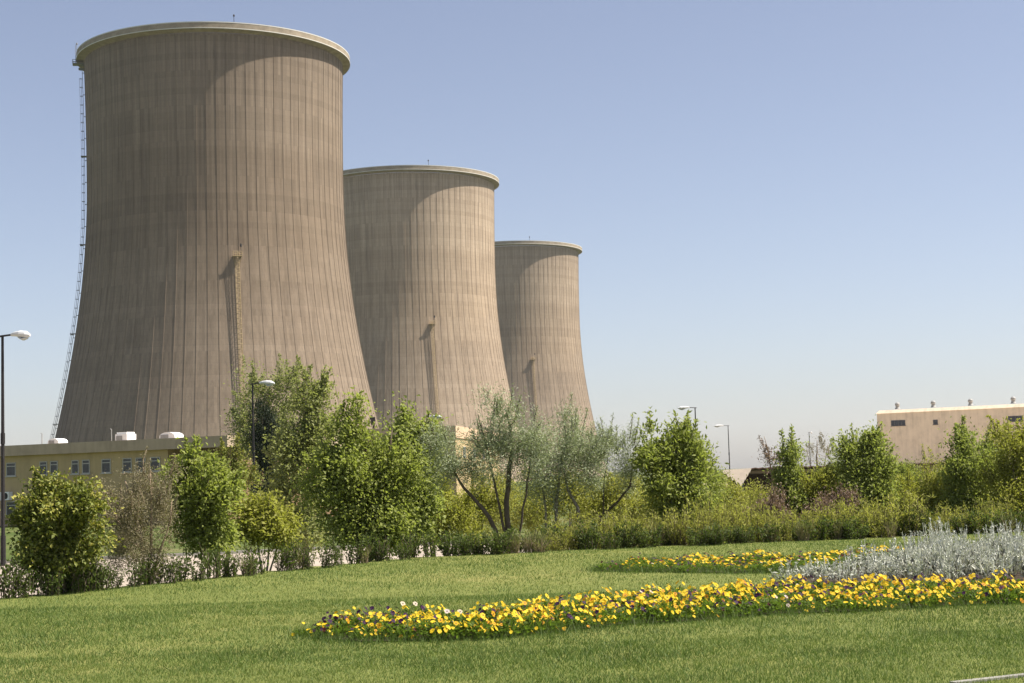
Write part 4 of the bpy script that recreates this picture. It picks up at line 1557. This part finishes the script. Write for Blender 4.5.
def pansy_mesh(mats, eye=True):
    """one open pansy facing +Z, about 6 cm across"""
    V, Fc, mi = [], [], []
    for (ang, Lp, Wp, dz) in ((65, 0.031, 0.032, -0.003), (115, 0.031, 0.032, -0.004), (5, 0.028, 0.028, 0.0), (175, 0.028, 0.028, 0.001), (270, 0.029, 0.040, 0.003)):
        a = R(ang)
        ex, ey = math.cos(a), math.sin(a)
        i = len(V)
        prof = [(0.0, 0.0, 0.0), (0.45, -0.40, 0.004), (0.85, -0.42, 0.006), (1.05, 0.0, 0.003), (0.85, 0.42, 0.006), (0.45, 0.40, 0.004)]
        for u, w, z in prof:
            V.append((ex * u * Lp - ey * w * Wp, ey * u * Lp + ex * w * Wp, z + dz))
        Fc.append((i, i + 1, i + 2, i + 3, i + 4, i + 5))
        mi.append(0)
    if eye:
        i = len(V)
        for k in range(7):
            a = 2 * PI * k / 7
            rr = 0.005 if k % 2 else 0.0085
            V.append((rr * math.cos(a), rr * math.sin(a) - 0.003, 0.009))
        Fc.append(tuple(range(i, i + 7)))
        mi.append(1)
    me = bpy.data.meshes.new('blossom')
    me.from_pydata(V, [], Fc)
    for m in mats:
        me.materials.append(m)
    me.polygons.foreach_set('material_index', mi)
    return me


BL = {'yellow': pansy_mesh([M['p_yellow'], M['p_eye']]), 'plain': pansy_mesh([M['p_yellow']], False), 'gold': pansy_mesh([M['p_gold'], M['p_eye']]),
      'purple': pansy_mesh([M['p_purple'], M['p_eye']], False), 'maroon': pansy_mesh([M['p_maroon'], M['p_eye']], False), 'white': pansy_mesh([M['p_white'], M['p_eye']])}


def pansy_proto(label, group, kinds, nb, seed):
    r = np.random.default_rng(seed)
    t = thing('pansy_plant', label, 'pansy', (0, 0, 0), group)
    n = 190
    a = r.uniform(0, 2 * PI, n)
    rr = np.sqrt(r.uniform(0, 1, n)) * 0.15
    P = np.stack([rr * np.cos(a), rr * np.sin(a), r.uniform(0.01, 0.12, n) * (1 - (rr / 0.2) ** 2)], 1)
    AX = np.stack([np.cos(a) * 0.8, np.sin(a) * 0.8, np.full(n, 0.7)], 1) + r.normal(size=(n, 3)) * 0.35
    LL = 0.05 * r.uniform(0.6, 1.2, n)
    V, Fv, tt = leaf_arrays(P, AX, unit(r.normal(size=(n, 3)) * 0.4 + np.array([0, 0, 1.0])), LL, LL * 0.45, r.uniform(0, 1, n))
    np_mesh('foliage', V, Fv, tt, LG['pansyleaf'], t)
    for k in range(nb):
        kind = kinds[int(r.integers(len(kinds)))]
        o = bpy.data.objects.new('blossom', BL[kind])
        link(o, t)
        a = r.uniform(0, 2 * PI)
        rr = math.sqrt(r.uniform(0, 1)) * 0.185
        o.location = (rr * math.cos(a), rr * math.sin(a), 0.055 + 0.105 * (1 - (rr / 0.17) ** 2) + r.uniform(-0.035, 0.045))
        dv = Vector((math.cos(a) * rr / 0.17 * 0.9 + r.normal() * 0.4 + 0.3, math.sin(a) * rr / 0.17 * 0.9 + r.normal() * 0.4 - 0.35, 0.7)).normalized()
        q = dv.to_track_quat('Z', 'Y')
        o.rotation_euler = (q.to_matrix().to_4x4() @ Matrix.Rotation(r.normal() * 0.3, 4, 'Z')).to_euler()
        s_ = r.uniform(0.55, 0.85)
        o.scale = (s_, s_, s_)
    return t


YL = ['yellow', 'plain', 'plain', 'plain', 'plain', 'gold']


def pansy_bed(poly, bedname, dist, n, seed, purple_bias, hk=1.0):
    r = np.random.default_rng(seed)
    pts = poisson(poly, dist, n, seed)
    g = 'pansies in the %s flower bed' % bedname
    protos = {
        'y': [pansy_proto('bright yellow pansy plant in the %s flower bed' % bedname, g + ', yellow', YL, 18, seed * 10 + k) for k in range(4)],
        'm': [pansy_proto('pansy plant with yellow and dark purple blossoms in the %s flower bed' % bedname, g + ', mixed', YL + ['purple', 'maroon', 'purple', 'purple'], 17, seed * 10 + 4 + k) for k in range(3)],
        'p': [pansy_proto('mostly dark purple pansy plant in the %s flower bed' % bedname, g + ', purple', ['purple', 'purple', 'maroon', 'purple', 'plain'], 15, seed * 10 + 7 + k) for k in range(2)],
        'w': [pansy_proto('pansy plant with some cream white blossoms in the %s flower bed' % bedname, g + ', cream', ['white', 'white', 'yellow', 'plain', 'purple'], 9, seed * 10 + 9)],
    }
    used = {}
    pts.sort(key=lambda q: q[1])
    forced = ['y', 'y', 'y', 'y', 'm', 'm', 'm', 'p', 'p', 'w']
    xl = on(400, 622, 1.42).x
    kinds = [('y' if u < 0.44 - purple_bias else 'm' if u < 0.78 else 'p' if u < 0.965 else 'w') for u in r.uniform(0, 1, len(pts))]
    if bedname == 'front':
        kinds = [('p' if r.uniform() < 0.72 else 'm') if q[0] < xl and r.uniform() < 0.85 else kd for q, kd in zip(pts, kinds)]
    idx = r.permutation(len(pts))
    for i, f in zip(idx, forced):
        kinds[i] = f
    cnt = {}
    for q, kd in zip(pts, kinds):
        c = cnt.get(kd, 0)
        cnt[kd] = c + 1
        L = protos[kd]
        pr = L[c % len(L)]
        s_ = r.uniform(0.85, 1.15)
        loc = (q[0], q[1], LAWN_Z + 0.01)
        rz = r.normal() * 0.5
        if c < len(L):
            pr.location = loc
            pr.rotation_euler = (0, 0, rz)
            pr.scale = (s_, s_, s_ * hk)
        else:
            copy_thing(pr, loc, rz, (s_, s_, s_ * hk * r.uniform(0.75, 1.15)))


pansy_bed(FRONT, 'front', 0.165, 260, 3, 0.0)
pansy_bed(BACK, 'back', 0.18, 75, 4, 0.05, 0.75)
# lone blossoms at the left tip
for px, py in ((303, 636),):
    p = on(px, py, LAWN_Z)
    t = pansy_proto('small lone yellow pansy plant at the left tip of the front bed', 'pansy at the tip', ['plain'], 4, 77)
    t.location = (p.x, p.y, LAWN_Z - 0.03)
    t.scale = (0.7, 0.7, 0.8)


def dusty_proto(k):
    r = np.random.default_rng(500 + k)
    t = thing('silver_foliage_plant', 'silver-grey dusty plant with pale upright shoots in the silver bed', 'silver plant', (0, 0, 0), 'silver-leaved plants in the bed on the right')
    n = 105
    a = r.uniform(0, 2 * PI, n)
    rr = np.sqrt(r.uniform(0, 1, n)) * 0.20
    P = np.stack([rr * np.cos(a), rr * np.sin(a), r.uniform(0.02, 0.27, n) * (1 - (rr / 0.28) ** 2)], 1)
    AX = np.stack([np.cos(a) * 0.5, np.sin(a) * 0.5, np.full(n, 0.9)], 1) + r.normal(size=(n, 3)) * 0.45
    LL = 0.08 * r.uniform(0.5, 1.2, n)
    A1 = leaf_arrays(P, AX, unit(r.normal(size=(n, 3))), LL, LL * 0.32, np.clip(r.normal(size=n) * 0.25 + P[:, 2] * 2.6 - 0.05, 0, 1))  # tint darkens towards the base: shade between the shoots put into the leaf colour
    # upright shoots
    P, AX = [], []
    sb = MB()
    for j in range(9):
        a = r.uniform(0, 2 * PI)
        rr = r.uniform(0, 0.16)
        b0 = np.array([rr * math.cos(a), rr * math.sin(a), 0.05])
        hh = r.uniform(0.22, 0.46)
        e = b0 + np.array([r.normal() * 0.05, r.normal() * 0.05, hh])
        sb.tube([b0, (b0 + e) / 2 + r.normal(size=3) * 0.008, e], [0.005, 0.004, 0.003], 4, cap=False)
        for f in r.uniform(0.2, 1, 16):
            P.append(b0 + (e - b0) * f)
            AX.append(r.normal(size=3) * 0.55 + np.array([0, 0, 0.9]))
    n = len(P)
    LL = 0.042 * r.uniform(0.6, 1.2, n)
    A2 = leaf_arrays(np.array(P), np.array(AX), unit(r.normal(size=(n, 3))), LL, LL * 0.28, r.uniform(0.4, 1, n))
    sf = np.array([q for f in sb.f for q in ((f[0], f[1], f[2]), (f[0], f[2], f[3]))])
    nA, nB = len(A1[0]), len(A2[0])
    V = np.concatenate([A1[0], A2[0], np.array(sb.v)])
    Fv = np.concatenate([A1[1], A2[1] + nA, sf + nA + nB])
    np_mesh('foliage', V, Fv, np.concatenate([A1[2], A2[2], np.full(len(sb.v), 0.6)]), LG['dusty'], t)
    return t


dps = [dusty_proto(k) for k in range(5)]
pts = poisson(SILV, 0.21, 170, 9)
for k, q in enumerate(pts):
    pxq = 512 + (q[0] / q[1]) * F
    grow = min(1.0, 0.5 + max(0.0, (pxq - 775) / 130.0) * 0.45)
    s_ = r0.uniform(0.75, 1.1)
    loc = (q[0], q[1], LAWN_Z + 0.01)
    sc = (s_, s_, s_ * grow * r0.uniform(0.65, 1.25))
    if k < 5:
        dps[k].location = loc
        dps[k].scale = sc
    else:
        copy_thing(dps[k % 5], loc, r0.uniform(0, 6.28), sc)

# ------------------------------------------------------------------ grass blades (uncountable)


def grass():
    r = np.random.default_rng(21)
    Ps, Hs, Ts = [], [], []

    def vnoise(x, y, cell, sd_):
        g = np.random.default_rng(900 + sd_).uniform(0, 1, (400, 400))
        u, v = x / cell + 150.3, y / cell + 20.7
        i, j = np.floor(u).astype(int), np.floor(v).astype(int)
        fu, fv = u - i, v - j
        fu, fv = fu * fu * (3 - 2 * fu), fv * fv * (3 - 2 * fv)
        i, j = i % 399, j % 399
        return (g[i, j] * (1 - fu) + g[i + 1, j] * fu) * (1 - fv) + (g[i, j + 1] * (1 - fu) + g[i + 1, j + 1] * fu) * fv

    def zone(y0, y1, dens, h0, h1):
        x0, x1 = -y1 * 0.36 - 2, y1 * 0.36 + 2
        n = int((x1 - x0) * (y1 - y0) * dens)
        x = r.uniform(x0, x1, n)
        y = r.uniform(y0, y1, n)
        # patchiness
        pt = np.clip(0.5 + 0.9 * (vnoise(x, y, 0.45, 1) - 0.5) + 0.7 * (vnoise(x, y, 1.3, 2) - 0.5), 0, 1)
        big = vnoise(x, y, 3.2, 3)
        fine = vnoise(x, y, 0.16, 4)
        fr = np.zeros(n, bool)
        for poly in (FRONT, BACK, SILV):
            dm = np.full(n, 9.0)
            for a, b in zip(poly, np.roll(poly, -1, 0)):
                ab = b - a
                t = np.clip(((x - a[0]) * ab[0] + (y - a[1]) * ab[1]) / (ab @ ab), 0, 1)
                dm = np.minimum(dm, np.hypot(x - a[0] - t * ab[0], y - a[1] - t * ab[1]))
            fr |= inside(poly, x, y) & (dm > 0.22)
        k = (edge_sd(x, y) < 0.25) & (~fr)
        P = np.stack([x, y, np.full(n, LAWN_Z - 0.004)], 1)[k]
        Ps.append(P)
        Hs.append((r.uniform(h0, h1, n) * (0.6 + 0.5 * fine + 0.5 * (1 - pt)))[k])
        Ts.append(np.clip(0.45 * r.uniform(0, 1, n) + 0.05 + 0.40 * pt + 0.34 * (big - 0.5) + 0.3 * (fine - 0.35), 0, 1)[k])
    zone(9.2, 13.5, 4600, 0.012, 0.036)
    zone(13.5, 19, 2300, 0.014, 0.038)
    zone(19, 32, 650, 0.016, 0.04)
    # taller rim of grass around the beds
    for poly, dens in ((FRONT, 900), (BACK, 900)):
        q = np.roll(poly, -1, 0)
        for a, b in zip(poly, q):
            ln = np.hypot(*(b - a))
            n = int(ln * dens * 0.7)
            t = r.uniform(0, 1, n)
            P = a + (b - a) * t[:, None] + r.normal(size=(n, 2)) * 0.13
            Ps.append(np.concatenate([P, np.full((n, 1), LAWN_Z - 0.004)], 1))
            Hs.append(r.uniform(0.04, 0.13, n))
            Ts.append(r.uniform(0, 0.55, n))
    P = np.concatenate(Ps)
    H = np.concatenate(Hs)
    T = np.concatenate(Ts)
    n = len(P)
    a = r.uniform(0, 2 * PI, n)
    ax = np.stack([np.cos(a), np.sin(a), np.zeros(n)], 1)
    w = (0.0014 + 0.00012 * P[:, 1])[:, None] * r.uniform(0.7, 1.3, n)[:, None]
    ln = r.normal(size=(n, 2)) * 0.45
    tip = P + np.stack([ln[:, 0] * H, ln[:, 1] * H, H], 1)
    V = np.stack([P - ax * w, P + ax * w, tip], 1).reshape(-1, 3)
    Fv = np.arange(n * 3).reshape(-1, 3)
    o = np_mesh('grass', V, Fv, np.repeat(T, 3), LG['grass'])
    tag(o, 'short green blades of the mown lawn', 'grass', kind='stuff')
    print('grass blades', n)


grass()


def haze():
    b = MB()
    b.box((-3700, -500, -1.7), (7400, 0, 0), (0, 5100, 0), (0, 0, 127))
    m = bpy.data.materials.new('summer_haze')
    m.use_nodes = True
    t = m.node_tree
    t.nodes.remove(t.nodes['Principled BSDF'])
    v = t.nodes.new('ShaderNodeVolumePrincipled')
    v.inputs['Color'].default_value = (0.92, 0.95, 1.0, 1)
    v.inputs['Density'].default_value = 0.00007
    v.inputs['Anisotropy'].default_value = 0.2
    t.links.new(v.outputs[0], t.nodes['Material Output'].inputs['Volume'])
    o = b.build('haze', m)
    o['kind'] = 'stuff'
    o['label'] = 'thin pale summer haze lying in the air'
    o['category'] = 'haze'


haze()
